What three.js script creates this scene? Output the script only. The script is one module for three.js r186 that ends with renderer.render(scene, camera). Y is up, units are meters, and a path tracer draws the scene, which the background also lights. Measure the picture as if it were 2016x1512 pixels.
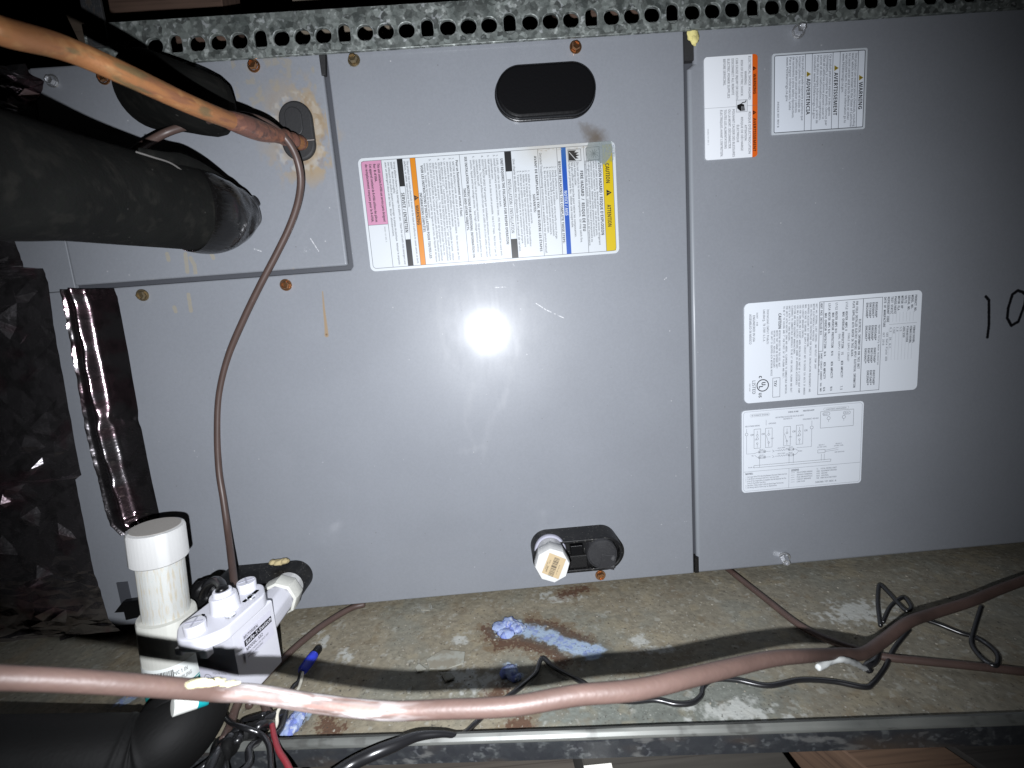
import * as THREE from 'three';
import { mergeGeometries, mergeVertices, toCreasedNormals } from 'three/addons/utils/BufferGeometryUtils.js';
import { RoundedBoxGeometry } from 'three/addons/geometries/RoundedBoxGeometry.js';

// ---------------------------------------------------------------- camera, light, exposure
const W = 1024, H = 768;
const scene = new THREE.Scene();
scene.background = new THREE.Color(0x000000);
const F = 900, CX = 1008, CY = 756, DIST = 0.3763851;            // lens of the photograph (2016 x 1512), metres from the unit's face
const ROT = [[0.99644882, -0.07686563, 0.03437188], [-0.08109072, -0.98596602, 0.14592908], [0.02267258, -0.1481981, -0.98869777]];
const camera = new THREE.PerspectiveCamera(2 * Math.atan(756 / F) * 180 / Math.PI, W / H, 0.01, 30);
{
  const m = new THREE.Matrix4().makeBasis(new THREE.Vector3(...ROT[0]), new THREE.Vector3(...ROT[1]).negate(), new THREE.Vector3(...ROT[2]).negate());
  camera.quaternion.setFromRotationMatrix(m);
  camera.position.set(0, 0, DIST);
  camera.focus = 0.37; camera.userData.fStop = 13;
}
scene.add(camera);
// the phone's flash, two to three centimetres below and left of the lens
const flash = new THREE.SpotLight(0xf6f9ff, 1.0, 0, 1.045, 0.42, 2);
flash.position.set(-0.0158, -0.0225, DIST);
flash.target.position.set(-0.005, -0.066, 0);
flash.castShadow = true; flash.shadow.radius = 0.07; flash.shadow.mapSize.set(2048, 2048); flash.shadow.camera.near = 0.01;
scene.add(flash, flash.target);
const renderer = new THREE.WebGLRenderer({ antialias: true });
renderer.setSize(W, H);
renderer.toneMapping = THREE.LinearToneMapping;
renderer.toneMappingExposure = 1;
renderer.shadowMap.enabled = true;

// ---------------------------------------------------------------- helpers
const V = (x, y, z) => new THREE.Vector3(x, y, z);
function ray(px, py) {
  const a = px - CX, b = py - CY;
  return V(ROT[0][0] * a + ROT[1][0] * b + ROT[2][0] * F, ROT[0][1] * a + ROT[1][1] * b + ROT[2][1] * F, ROT[0][2] * a + ROT[1][2] * b + ROT[2][2] * F);
}
const P = (px, py, z = 0) => { const d = ray(px, py); return d.multiplyScalar((z - DIST) / d.z).add(V(0, 0, DIST)); };   // point on a plane parallel to the unit's face
const PY = (px, py, y) => { const d = ray(px, py); return d.multiplyScalar(y / d.y).add(V(0, 0, DIST)); };               // point on a level plane
const PD = (px, py, dep) => ray(px, py).multiplyScalar(dep / F).add(V(0, 0, DIST));                                       // point at a distance
let seed = 12345;
function rnd() { seed = (seed + 0x6D2B79F5) | 0; let t = Math.imul(seed ^ (seed >>> 15), 1 | seed); t = (t + Math.imul(t ^ (t >>> 7), 61 | t)) ^ t; return ((t ^ (t >>> 14)) >>> 0) / 4294967296; }
const rr = (a, b) => a + (b - a) * rnd();
function hash(x, y, s = 0) { let h = (Math.imul(x, 374761393) + Math.imul(y, 668265263) + Math.imul(s, 974634777)) | 0; h = Math.imul(h ^ (h >>> 13), 1274126177); return ((h ^ (h >>> 16)) >>> 0) / 4294967296; }
function vnoise(x, y, s = 0) {
  const xi = Math.floor(x), yi = Math.floor(y); let fx = x - xi, fy = y - yi; fx = fx * fx * (3 - 2 * fx); fy = fy * fy * (3 - 2 * fy);
  const a = hash(xi, yi, s), b = hash(xi + 1, yi, s), c = hash(xi, yi + 1, s), d = hash(xi + 1, yi + 1, s);
  return a + (b - a) * fx + (c - a) * fy + (a - b - c + d) * fx * fy;
}
function fbm(x, y, o = 4, s = 0) { let v = 0, a = .5, n = 0; for (let i = 0; i < o; i++) { v += a * vnoise(x, y, s + i * 17); n += a; x *= 2.03; y *= 2.03; a *= .5; } return v / n; }
function worley(x, y, s = 0) {
  const xi = Math.floor(x), yi = Math.floor(y); let best = 9, id = 0, b2 = 9;
  for (let j = -1; j < 2; j++) for (let i = -1; i < 2; i++) {
    const cx = xi + i + hash(xi + i, yi + j, s), cy = yi + j + hash(xi + i, yi + j, s + 5), d = (cx - x) ** 2 + (cy - y) ** 2;
    if (d < best) { b2 = best; best = d; id = hash(xi + i, yi + j, s + 9); } else if (d < b2) b2 = d;
  }
  return [id, Math.sqrt(b2) - Math.sqrt(best)];
}
const sm = (a, b, x) => { const t = Math.min(1, Math.max(0, (x - a) / (b - a))); return t * t * (3 - 2 * t); };
const mix3 = (c, d, t) => { c[0] += (d[0] - c[0]) * t; c[1] += (d[1] - c[1]) * t; c[2] += (d[2] - c[2]) * t; };
const toS = (l) => { l = Math.min(1, Math.max(0, l)); return 255 * (l <= .0031308 ? 12.92 * l : 1.055 * l ** (1 / 2.4) - .055); };
// per-texel colour texture; fn(x, y) in millimetres -> [r, g, b] linear, over the rectangle x0..x0+w, y0..y0+h (mm)
function colorTex(x0, y0, w, h, perMm, fn, wrap) {
  const nx = Math.round(w * perMm), ny = Math.round(h * perMm), d = new Uint8Array(nx * ny * 4);
  for (let j = 0; j < ny; j++) for (let i = 0; i < nx; i++) {
    const c = fn(x0 + (i + .5) / perMm, y0 + (j + .5) / perMm), k = (j * nx + i) * 4;
    d[k] = toS(c[0]); d[k + 1] = toS(c[1]); d[k + 2] = toS(c[2]); d[k + 3] = 255;
  }
  const t = new THREE.DataTexture(d, nx, ny); t.colorSpace = THREE.SRGBColorSpace; return finishTex(t, x0, y0, w, h, wrap);
}
function grayTex(x0, y0, w, h, perMm, fn, wrap) {
  const nx = Math.round(w * perMm), ny = Math.round(h * perMm), d = new Uint8Array(nx * ny * 4);
  for (let j = 0; j < ny; j++) for (let i = 0; i < nx; i++) {
    const c = Math.min(255, Math.max(0, 255 * fn(x0 + (i + .5) / perMm, y0 + (j + .5) / perMm))), k = (j * nx + i) * 4;
    d[k] = d[k + 1] = d[k + 2] = c; d[k + 3] = 255;
  }
  return finishTex(new THREE.DataTexture(d, nx, ny), x0, y0, w, h, wrap);
}
function finishTex(t, x0, y0, w, h, wrap) {      // uv are metres
  t.magFilter = THREE.LinearFilter; t.minFilter = THREE.LinearMipmapLinearFilter; t.generateMipmaps = true;
  t.repeat.set(1000 / w, 1000 / h); t.offset.set(-x0 / w, -y0 / h);
  if (wrap) t.wrapS = t.wrapT = THREE.MirroredRepeatWrapping;
  t.needsUpdate = true; return t;
}
const std = (o) => new THREE.MeshStandardMaterial({ side: THREE.DoubleSide, ...o });
const phys = (o) => new THREE.MeshPhysicalMaterial({ side: THREE.DoubleSide, ...o });
const rgb = (r, g, b) => new THREE.Color().setRGB(r, g, b);

const used = {};
function numbered(n) { const k = used[n] = (used[n] ?? -1) + 1; return k ? `${n}_${String(k).padStart(3, '0')}` : n; }
function tag(o, label, category, group) { o.userData.label = label; o.userData.category = category; if (group) o.userData.group = group; return o; }
function thing(name, label, category, pos, group) { const o = new THREE.Group(); o.name = numbered(name); o.position.copy(pos); scene.add(o); return tag(o, label, category, group); }
// geometry is written in world coordinates; a part is moved into its thing's own frame
function part(t, name, geo, mat, label, parent) {
  const g = geo; g.translate(-t.position.x, -t.position.y, -t.position.z);
  const m = new THREE.Mesh(g, mat); m.name = name; m.castShadow = m.receiveShadow = true; if (label) m.userData.label = label;
  (parent || t).add(m); return m;
}
function solo(name, geo, mat, label, category, group) {
  geo.computeBoundingBox(); const b = geo.boundingBox, p = V((b.min.x + b.max.x) / 2, b.min.y, (b.min.z + b.max.z) / 2);
  geo.translate(-p.x, -p.y, -p.z); const m = new THREE.Mesh(geo, mat); m.name = numbered(name); m.position.copy(p); m.castShadow = m.receiveShadow = true; scene.add(m);
  return category ? tag(m, label, category, group) : m;
}
function struct(name, geo, mat, label) { const m = solo(name, geo, mat); m.userData.kind = 'structure'; if (label) m.userData.label = label; return m; }
const box = (x0, x1, y0, y1, z0, z1, r = 0) => {
  const g = r ? new RoundedBoxGeometry(x1 - x0, y1 - y0, z1 - z0, 2, r) : new THREE.BoxGeometry(x1 - x0, y1 - y0, z1 - z0);
  return g.translate((x0 + x1) / 2, (y0 + y1) / 2, (z0 + z1) / 2);
};
// tube along a smooth line; radius may vary with t and with the angle; ends are rounded off
function sweep(pts, rad, { n = 80, k = 12, round = .5, tension = .5, flat = 1, uvScale = 1 } = {}) {
  const c = new THREE.CatmullRomCurve3(pts, false, 'catmullrom', tension), fr = c.computeFrenetFrames(n, false), len = c.getLength();
  const rf = typeof rad === 'function' ? rad : () => rad, pos = [], uv = [], idx = [];
  const ring = (p, i, t, s, u) => {
    for (let j = 0; j <= k; j++) {
      const a = j / k * Math.PI * 2, r = rf(t, a) * s, q = p.clone().addScaledVector(fr.normals[i], Math.cos(a) * r).addScaledVector(fr.binormals[i], Math.sin(a) * r * flat);
      pos.push(q.x, q.y, q.z); uv.push(u * uvScale, j / k * 2 * Math.PI * rf(t, 0) * uvScale);
    }
  };
  const cap = [0, .5, .82, 1]; let rings = 0;
  for (const s of [0, .5, .866]) { const r0 = rf(0, 0), p = c.getPointAt(0).addScaledVector(fr.tangents[0], -r0 * round * Math.sqrt(1 - s * s)); ring(p, 0, 0, s, 0); rings++; }
  for (let i = 0; i <= n; i++) { ring(c.getPointAt(i / n), i, i / n, 1, i / n * len); rings++; }
  for (const s of [.866, .5, 0]) { const r0 = rf(1, 0), p = c.getPointAt(1).addScaledVector(fr.tangents[n], r0 * round * Math.sqrt(1 - s * s)); ring(p, n, 1, s, len); rings++; }
  for (let i = 0; i < rings - 1; i++) for (let j = 0; j < k; j++) { const a = i * (k + 1) + j, b = a + k + 1; idx.push(a, b, a + 1, b, b + 1, a + 1); }
  const g = new THREE.BufferGeometry(); g.setAttribute('position', new THREE.Float32BufferAttribute(pos, 3)); g.setAttribute('uv', new THREE.Float32BufferAttribute(uv, 2)); g.setIndex(idx); g.computeVertexNormals(); return g;
}
// surface of revolution about an axis from a towards b; profile of [radius, distance along]
function turned(a, b, prof, seg = 32) {
  const pts = []; const d = b.clone().sub(a).normalize();
  for (const [r, h] of prof) pts.push(new THREE.Vector2(Math.max(r, 1e-5), h));
  const g = toCreasedNormals(new THREE.LatheGeometry(pts, seg), .6);
  g.applyQuaternion(new THREE.Quaternion().setFromUnitVectors(V(0, 1, 0), d)); return g.translate(a.x, a.y, a.z);
}
function stadium(cx, cy, w, h, inset = 0) {
  const s = new THREE.Shape(); w -= 2 * inset; h -= 2 * inset;
  if (w >= h) { const r = h / 2, l = w / 2 - r; s.absarc(cx + l, cy, r, -Math.PI / 2, Math.PI / 2, false); s.absarc(cx - l, cy, r, Math.PI / 2, Math.PI * 1.5, false); }
  else { const r = w / 2, l = h / 2 - r; s.absarc(cx, cy + l, r, 0, Math.PI, false); s.absarc(cx, cy - l, r, Math.PI, Math.PI * 2, false); }
  s.closePath(); return s;
}
function roundRect(x0, y0, x1, y1, r) {
  const s = new THREE.Shape(); s.moveTo(x0 + r, y0); s.lineTo(x1 - r, y0); s.absarc(x1 - r, y0 + r, r, -Math.PI / 2, 0, false); s.lineTo(x1, y1 - r); s.absarc(x1 - r, y1 - r, r, 0, Math.PI / 2, false);
  s.lineTo(x0 + r, y1); s.absarc(x0 + r, y1 - r, r, Math.PI / 2, Math.PI, false); s.lineTo(x0, y0 + r); s.absarc(x0 + r, y0 + r, r, Math.PI, Math.PI * 1.5, false); return s;
}
// plate whose front lies at z = front, edges rounded by bevel
function plate(shape, front, depth, bevel = 0, seg = 3, curve = 16) {
  const g = new THREE.ExtrudeGeometry(shape, { depth: Math.max(depth - 2 * bevel, 1e-4), bevelEnabled: bevel > 0, bevelThickness: bevel, bevelSize: bevel, bevelOffset: -bevel, bevelSegments: seg, curveSegments: curve });
  g.computeBoundingBox(); return g.translate(0, 0, front - g.boundingBox.max.z);
}
function lump(c, rx, ry, rz, rough, s, detail = 3) {
  const g = mergeVertices(new THREE.IcosahedronGeometry(1, detail).deleteAttribute('uv').deleteAttribute('normal')), p = g.attributes.position;
  for (let i = 0; i < p.count; i++) {
    const x = p.getX(i), y = p.getY(i), z = p.getZ(i), q = 1 + rough * (fbm(x * 2.3 + s * 7.1 + z * 1.7, y * 2.3 + z * 2.9, 3, s) - .5) * 2;
    p.setXYZ(i, x * rx * q + c.x, y * ry * q + c.y, z * rz * q + c.z);
  }
  g.computeVertexNormals(); return g;
}
const segDist = (x, y, a, b) => { const dx = b[0] - a[0], dy = b[1] - a[1], t = Math.min(1, Math.max(0, ((x - a[0]) * dx + (y - a[1]) * dy) / (dx * dx + dy * dy || 1))); return [Math.hypot(x - a[0] - t * dx, y - a[1] - t * dy), t]; };
const lineDist = (x, y, pl) => { let b = [1e9, 0]; for (let i = 0; i < pl.length - 1; i++) { const d = segDist(x, y, pl[i], pl[i + 1]); if (d[0] < b[0]) b = [d[0], (i + d[1]) / (pl.length - 1)]; } return b; };
const mm = (px, py, z = 0) => { const p = P(px, py, z); return [p.x * 1000, p.y * 1000]; };

// ---------------------------------------------------------------- materials
const FLOOR = -0.250, X_SEAM = 0.160, TOP = 0.2056, BOT = -0.2417;
const grommetMm = mm(587, 261);
const drip = [[635, 574], [638, 610], [642, 645], [643, 660]].map((q) => mm(...q));
const flux = [[[330, 500], [333, 512]], [[376, 508], [384, 522], [386, 540]], [[366, 500], [370, 536]], [[417, 500], [421, 508]], [[371, 580], [376, 612]], [[343, 605], [346, 613]]].map((l) => l.map((q) => mm(...q)));
const smudge = [[1142, 244], [1158, 258], [1172, 272]].map((q) => mm(...q));
const wipes = [[[870, 570], [862, 620], [880, 700]], [[1030, 590], [1020, 680], [990, 800]], [[930, 760], [915, 830], [935, 880]], [[905, 890], [930, 885], [950, 880]], [[1000, 770], [960, 840], [950, 900]], [[1070, 1010], [1068, 1030]]].map((l) => l.map((q) => mm(...q)));
const scratches = [[[975, 566], [996, 565]], [[1055, 597], [1075, 610], [1110, 626]], [[1010, 520], [1012, 523]], [[1308, 550], [1312, 547]], [[500, 490], [515, 495]], [[612, 470], [628, 495]], [[680, 492], [684, 500]]].map((l) => l.map((q) => mm(...q)));
const ink = [[[1940, 584], [1946, 591], [1946, 640], [1943, 664]], [[2012, 575], [2003, 572], [1992, 580], [1984, 606], [1982, 626], [1990, 641], [2004, 633], [2016, 600], [2019, 580], [2012, 575]]].map((l) => l.map((q) => mm(...q)));
const specks = []; for (let i = 0; i < 150; i++) specks.push([rr(-300, 300), rr(-235, 195), rr(.14, .42), rnd() < .55]);
const speckGrid = {}; for (const s of specks) (speckGrid[`${Math.floor(s[0] / 10)},${Math.floor(s[1] / 10)}`] ??= []).push(s);
function paint(x, y) {
  const n = fbm(x / 60, y / 60, 3, 3), f = fbm(x * .9, y * .9, 2, 8);
  const k = 1 + (n - .5) * .1 + (f - .5) * .09, c = [.198 * k, .209 * k, .229 * k];
  // tan flux and rust around the liquid line grommet
  const gx = x - grommetMm[0], gy = y - grommetMm[1], dg = Math.hypot(gx, Math.max(0, Math.abs(gy) - 10)) - 14;
  if (dg > -4 && dg < 30) {
    const side = .45 + .55 * sm(-12, 18, gx) + .25 * sm(-5, -30, gy), m = sm(.44, .66, fbm(x / 7, y / 9, 4, 21) + .24 * (1 - dg / 16)) * sm(24, 4, dg) * side;
    mix3(c, [.30, .215, .105], m * .62); mix3(c, [.2, .12, .05], sm(.55, .8, fbm(x / 3, y / 4, 3, 33) + .1) * sm(12, 1, dg) * .4 * side);
    mix3(c, [.40, .39, .36], sm(4, 1, Math.abs(dg - 2)) * .35 * sm(.4, .6, fbm(x / 4, y / 4, 2, 5)));
  }
  if (x < -120 && x > -180 && y > 160) mix3(c, [.28, .23, .14], sm(.55, .75, fbm(x / 6, y / 6, 4, 71)) * .35);
  if (x < -120 && y > -60) {
    let d = lineDist(x, y, drip); const wd = .35 + 1.2 * d[1]; mix3(c, [.25, .17, .085], sm(wd + .35, wd - .3, d[0]) * .8); mix3(c, [.1, .05, .02], sm(1.1, .3, Math.hypot(x - drip[3][0], y - drip[3][1] - .6)) * .8);
    for (const l of flux) { d = lineDist(x, y, l); const e = Math.abs(d[0] - 1.1); mix3(c, [.33, .27, .14], sm(2, .3, d[0]) * .35 + sm(.6, .1, e) * .4 * fbm(x, y, 2, 4)); }
  }
  if (x > 40 && x < 110 && y > 100 && y < 170) { const d = lineDist(x, y, smudge); mix3(c, [.085, .065, .045], sm(9 * (.4 + d[1]), 0, d[0] + 4 * (fbm(x / 2, y / 2, 3, 6) - .5)) * (.35 + .5 * d[1])); }
  for (const l of wipes) { if (Math.abs(x - l[0][0]) > 90 || Math.abs(y - l[0][1]) > 120) continue; const d = lineDist(x, y, l); const s = sm(6, 0, d[0] + 5 * fbm(x / 2.2, y / 14, 3, 12) - 2) * .035; mix3(c, [.6, .6, .6], s); }
  for (const l of scratches) { if (Math.abs(x - l[0][0]) > 30 || Math.abs(y - l[0][1]) > 30) continue; const d = lineDist(x, y, l); mix3(c, [.8, .8, .8], sm(.4, .1, d[0]) * .7 * sm(.3, .5, vnoise(x * 2, y * 2, 9))); }
  if (x > 330) for (const l of ink) { const d = lineDist(x, y, l); mix3(c, [.006, .006, .007], sm(1.5, .9, d[0] + .4 * (vnoise(x * 2, y * 2, 2) - .5))); }
  const gi = Math.floor(x / 10), gj = Math.floor(y / 10), list = speckGrid[`${gi},${gj}`];
  if (list) for (const s of list) { const d = Math.hypot(x - s[0], y - s[1]); mix3(c, s[3] ? [.6, .6, .6] : [.06, .055, .05], sm(s[2] + .15, s[2] - .1, d) * .55); }
  return c;
}
const peel = grayTex(0, 0, 200, 200, 4, (x, y) => .5 + .5 * (fbm(x * .8, y * .8, 3, 2) - .5), true);
const paintRough = grayTex(0, 0, 300, 300, 2, (x, y) => .43 + .12 * (fbm(x / 30, y / 30, 4, 31) - .5) + .05 * (fbm(x / 2, y / 12, 3, 32) - .5), true);
const paintOpt = { roughness: 1, roughnessMap: paintRough, metalness: 0, specularIntensity: .6, clearcoat: .36, clearcoatRoughness: .13, bumpMap: peel, bumpScale: .00003 };
const M = {
  paintL: phys({ ...paintOpt, map: colorTex(-388, -250, 556, 470, 2.5, paint) }),
  paintR: phys({ ...paintOpt, map: colorTex(155, -250, 330, 470, 2.6, paint) }),
  body: std({ color: rgb(.05, .053, .062), roughness: .6 }),
  hose: phys({ color: rgb(.005, .005, .005), roughness: .66, specularIntensity: .4, bumpMap: peel, bumpScale: .0002 }),
  rubber: std({ color: rgb(.016, .016, .017), roughness: .66, bumpMap: peel, bumpScale: .0002 }),
  blackPlastic: phys({ color: rgb(.0035, .0035, .004), roughness: .32, specularIntensity: .6, bumpMap: peel, bumpScale: .0001 }),
  wireBlack: phys({ color: rgb(.010, .010, .011), roughness: .3, clearcoat: .5, clearcoatRoughness: .25 }),
  copperScrew: std({ color: rgb(.52, .27, .13), metalness: .95, roughness: .24 }),
  bronzeScrew: std({ color: rgb(.38, .30, .18), metalness: .9, roughness: .3 }),
  zincScrew: std({ color: rgb(.75, .76, .78), metalness: .9, roughness: .25 }),
  redWire: phys({ color: rgb(.30, .035, .045), roughness: .4 }),
  whiteWire: phys({ color: rgb(.6, .57, .48), roughness: .45 }),
  blue: phys({ color: rgb(.018, .035, .42), roughness: .38 }),
};
const dustTex = colorTex(0, 0, 120, 120, 5, (x, y) => { const c = [.0045, .0045, .005]; mix3(c, [.14, .135, .12], sm(.72, .84, fbm(x / 1.1, y / 1.1, 3, 41)) * .5); mix3(c, [.022, .021, .019], sm(.45, .8, fbm(x / 9, y / 9, 4, 43)) * .5); const w = hash(Math.floor(x * 1.6), Math.floor(y * 1.6), 7); if (w > .992) mix3(c, [.24, .23, .2], .6); return c; }, true);
M.dusty = phys({ map: dustTex, roughness: .5, specularIntensity: .6, bumpMap: peel, bumpScale: .0002 });
const foamTex = colorTex(0, 0, 200, 200, 3, (x, y) => { const k = .7 + .6 * fbm(x / 12, y / 12, 4, 51), c = [.0050 * k, .0052 * k, .0047 * k]; mix3(c, [.012, .0115, .010], sm(.5, .8, fbm(x / 6, y / 6, 4, 53)) * .6); if (hash(Math.floor(x * 1.5), Math.floor(y * 1.5), 3) > .9994) mix3(c, [.08, .077, .07], .5); return c; }, true);
M.foam = phys({ map: foamTex, roughness: .88, specularIntensity: .2, bumpMap: peel, bumpScale: .0004 });
M.tapeBlack = phys({ color: rgb(.004, .0038, .0038), roughness: .13, specularIntensity: .8, bumpMap: grayTex(0, 0, 60, 60, 6, (x, y) => .5 + .4 * (fbm(x / 3, y * 1.6, 3, 61) - .5), true), bumpScale: .0006 });
const copperTex = colorTex(0, 0, 300, 60, 3, (x, y) => { const n = fbm(x / 16, y / 2.2, 4, 81), c = [.31, .135, .052]; mix3(c, [.20, .085, .045], sm(.45, .75, n) * .8); mix3(c, [.40, .21, .085], sm(.55, .8, fbm(x / 5 + 9, y / 3, 4, 83)) * .6); mix3(c, [.11, .10, .05], sm(.52, .75, fbm(x / 12, y / 4, 4, 85)) * .7); return c; }, true);
M.copper = std({ map: copperTex, metalness: .35, roughness: .55, bumpMap: peel, bumpScale: .0002 });
const cableTex = colorTex(0, 0, 200, 40, 4, (x, y) => { const k = .85 + .3 * fbm(x / 8, y / 5, 4, 91), c = [.068 * k, .0435 * k, .0365 * k]; mix3(c, [.3, .27, .25], sm(.82, .9, fbm(x / 1.4, y / 1.2, 3, 93)) * .4); return c; }, true);
M.cable = phys({ map: cableTex, roughness: .45 });
const pvcTex = colorTex(0, 0, 120, 120, 4, (x, y) => { const c = [.52, .525, .50]; mix3(c, [.46, .38, .25], sm(.5, .75, fbm(x / 9, y / 60, 3, 101)) * .55); mix3(c, [.03, .3, .28], sm(.8, .86, fbm(x / 2.2, y / 2.2, 2, 103)) * .7); return c; }, true);
M.pvc = phys({ map: pvcTex, roughness: .36 });
M.whitePlastic = phys({ color: rgb(.58, .58, .63), roughness: .3 });
M.pvcWhite = phys({ color: rgb(.50, .50, .49), roughness: .33, bumpMap: peel, bumpScale: .0001 });
M.pvcCream = phys({ color: rgb(.56, .56, .51), roughness: .36, bumpMap: peel, bumpScale: .0001 });
// galvanised sheet: spangle and white bloom
function galv(x, y, dark = 1) {
  const wx = x + 3 * (fbm(x / 4, y / 4, 3, 5) - .5), wy = y + 3 * (fbm(x / 4 + 7, y / 4, 3, 6) - .5), [a] = worley(wx / 3.6, wy / 3.6, 1), [b] = worley(wx / 1.9 + 5, wy / 1.9, 2);
  const v = (.06 + .125 * a + .08 * b * a) * dark, c = [v * .93, v * 1.03, v * .97];
  mix3(c, [.46, .49, .47], sm(.54, .70, fbm(x / 5, y / 5, 4, 113)) * (.15 + .6 * sm(.5, 1, b)));
  mix3(c, [.42, .44, .45], sm(.86, .97, b) * .55 * sm(.4, .6, fbm(x / 9, y / 9, 3, 117)));
  mix3(c, [.045, .055, .052], sm(.58, .75, fbm(x / 14, y / 14, 4, 115)) * .5); return c;
}
M.galv = std({ map: colorTex(0, 0, 420, 160, 3, (x, y) => galv(x, y), true), metalness: .3, roughness: .5, bumpMap: peel, bumpScale: .0003 });
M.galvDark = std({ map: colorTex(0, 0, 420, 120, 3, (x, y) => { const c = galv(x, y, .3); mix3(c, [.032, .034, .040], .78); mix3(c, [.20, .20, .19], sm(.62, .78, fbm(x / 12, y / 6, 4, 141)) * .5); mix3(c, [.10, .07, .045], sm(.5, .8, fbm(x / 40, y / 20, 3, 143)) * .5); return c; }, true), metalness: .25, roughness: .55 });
M.galvLip = std({ map: colorTex(0, 0, 420, 60, 3, (x, y) => { const n = fbm(x / 30, y / 3, 4, 361), c = [.07 + .10 * n, .074 + .10 * n, .07 + .09 * n]; mix3(c, [.06, .06, .055], sm(.6, .8, fbm(x / 9, y / 2, 4, 363)) * .7); return c; }, true), metalness: .3, roughness: .45 });
// foil facing: mirror-like, crumpled
const foilBump = grayTex(0, 0, 160, 160, 4, (x, y) => { const r = (a, s) => 1 - Math.abs(2 * fbm(x / a, y / a, 3, s) - 1); return .5 * r(26, 1) + .3 * r(9, 2) + .2 * r(3, 3); }, true);
const foilCol = colorTex(0, 0, 160, 160, 2, (x, y) => { const c = [.55, .52, .54]; mix3(c, [.46, .2, .26], sm(.55, .75, fbm(x / 20, y / 20, 3, 151)) * .5); mix3(c, [.15, .14, .15], sm(.5, .7, fbm(x / 8, y / 8, 4, 153)) * .4); return c; }, true);
M.foil = std({ map: foilCol, metalness: .975, roughness: .24, bumpMap: foilBump, bumpScale: .0007 });
M.foilTape = std({ map: foilCol, metalness: .985, roughness: .17, bumpMap: foilBump, bumpScale: .0005 });
const woodTex = (r, g, b, s) => colorTex(0, 0, 300, 120, 2, (x, y) => { const n = fbm(x / 40, y / 2.2, 4, s), k = .7 + .6 * n, c = [r * k, g * k, b * k]; mix3(c, [r * .35, g * .3, b * .3], sm(.62, .8, fbm(x / 60, y / 1.2, 3, s + 3)) * .6); return c; }, true);
M.wood = std({ map: woodTex(.10, .075, .055, 161), roughness: .85 });
M.woodLight = std({ map: woodTex(.24, .20, .15, 171), roughness: .85 });
M.woodRed = std({ map: woodTex(.13, .080, .058, 181), roughness: .85 });

// ---------------------------------------------------------------- the air handler
const ah = thing('air_handler', 'grey painted steel air handler lying on its side in a rusty drain pan', 'air handler', V(0.2, BOT, -0.25));
part(ah, 'cabinet', box(-.384, .95, BOT, TOP - .002, -.52, -.0055), M.body);
const PL_R = -0.1112, PL_B = 0.0462;                                  // corner of the cut-out that the refrigerant plate fills
{
  const s = new THREE.Shape(); const b = BOT;
  s.moveTo(-.385, b); s.lineTo(X_SEAM - .0012, b); s.lineTo(X_SEAM - .0012, TOP - .0195); s.lineTo(X_SEAM - .0012, TOP); s.lineTo(PL_R + .0012, TOP); s.lineTo(PL_R + .0012, PL_B + .002); s.lineTo(PL_R - .001, PL_B - .0008); s.lineTo(-.385, PL_B - .0008); s.closePath();
  part(ah, 'coil_panel', plate(s, 0, .005, .0012), M.paintL, 'grey coil access panel with screws and grommets');
  part(ah, 'line_plate', plate(roundRect(-.3262, PL_B + .0028, PL_R - .0026, TOP, .002), .0006, .0055, .0018), M.paintL, 'smaller grey plate that the refrigerant lines pass through');
  part(ah, 'end_flange', plate(roundRect(-.385, PL_B - .0005, -.3275, TOP, .001), -.0012, .004, .0006), M.paintL, 'narrow grey cabinet edge beside the line plate');
  const q = new THREE.Shape(); q.moveTo(X_SEAM + .0016, b); q.lineTo(.95, b); q.lineTo(.95, TOP); q.lineTo(X_SEAM + .0062, TOP); q.lineTo(X_SEAM + .0062, TOP - .0265); q.lineTo(X_SEAM + .0016, TOP - .030); q.closePath();
  part(ah, 'blower_panel', plate(q, .0004, .0055, .0026, 5), M.paintR, 'grey blower compartment panel with four white labels');
  part(ah, 'seam_gasket', box(X_SEAM - .0008, X_SEAM + .0066, TOP - .024, TOP - .001, -.005, -.0006), M.rubber, 'dark foam gasket showing in the seam notch');
  part(ah, 'seam_gasket', box(X_SEAM - .0006, X_SEAM + .0028, BOT + .001, BOT + .016, -.005, .0012), M.dusty);
  part(ah, 'seam_gasket', plate(new THREE.Shape([[628, 106], [641, 104], [642, 148], [634, 150]].map((a) => { const p = P(...a); return new THREE.Vector2(p.x, p.y); })), .0013, .004, .0004), M.rubber, 'dark gasket strip in the notch beside the line plate');
  const yf = std({ color: rgb(.62, .55, .22), roughness: .9 });
  const c1 = P(1363, 68), g = mergeGeometries([lump(V(c1.x, c1.y, .001), .0042, .006, .002, .5, 3), lump(V(c1.x + .001, c1.y - .004, .001), .003, .004, .002, .5, 4)]);
  part(ah, 'foam_scrap', g, yf, 'yellow foam poking out at the top of the seam');
}
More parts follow.
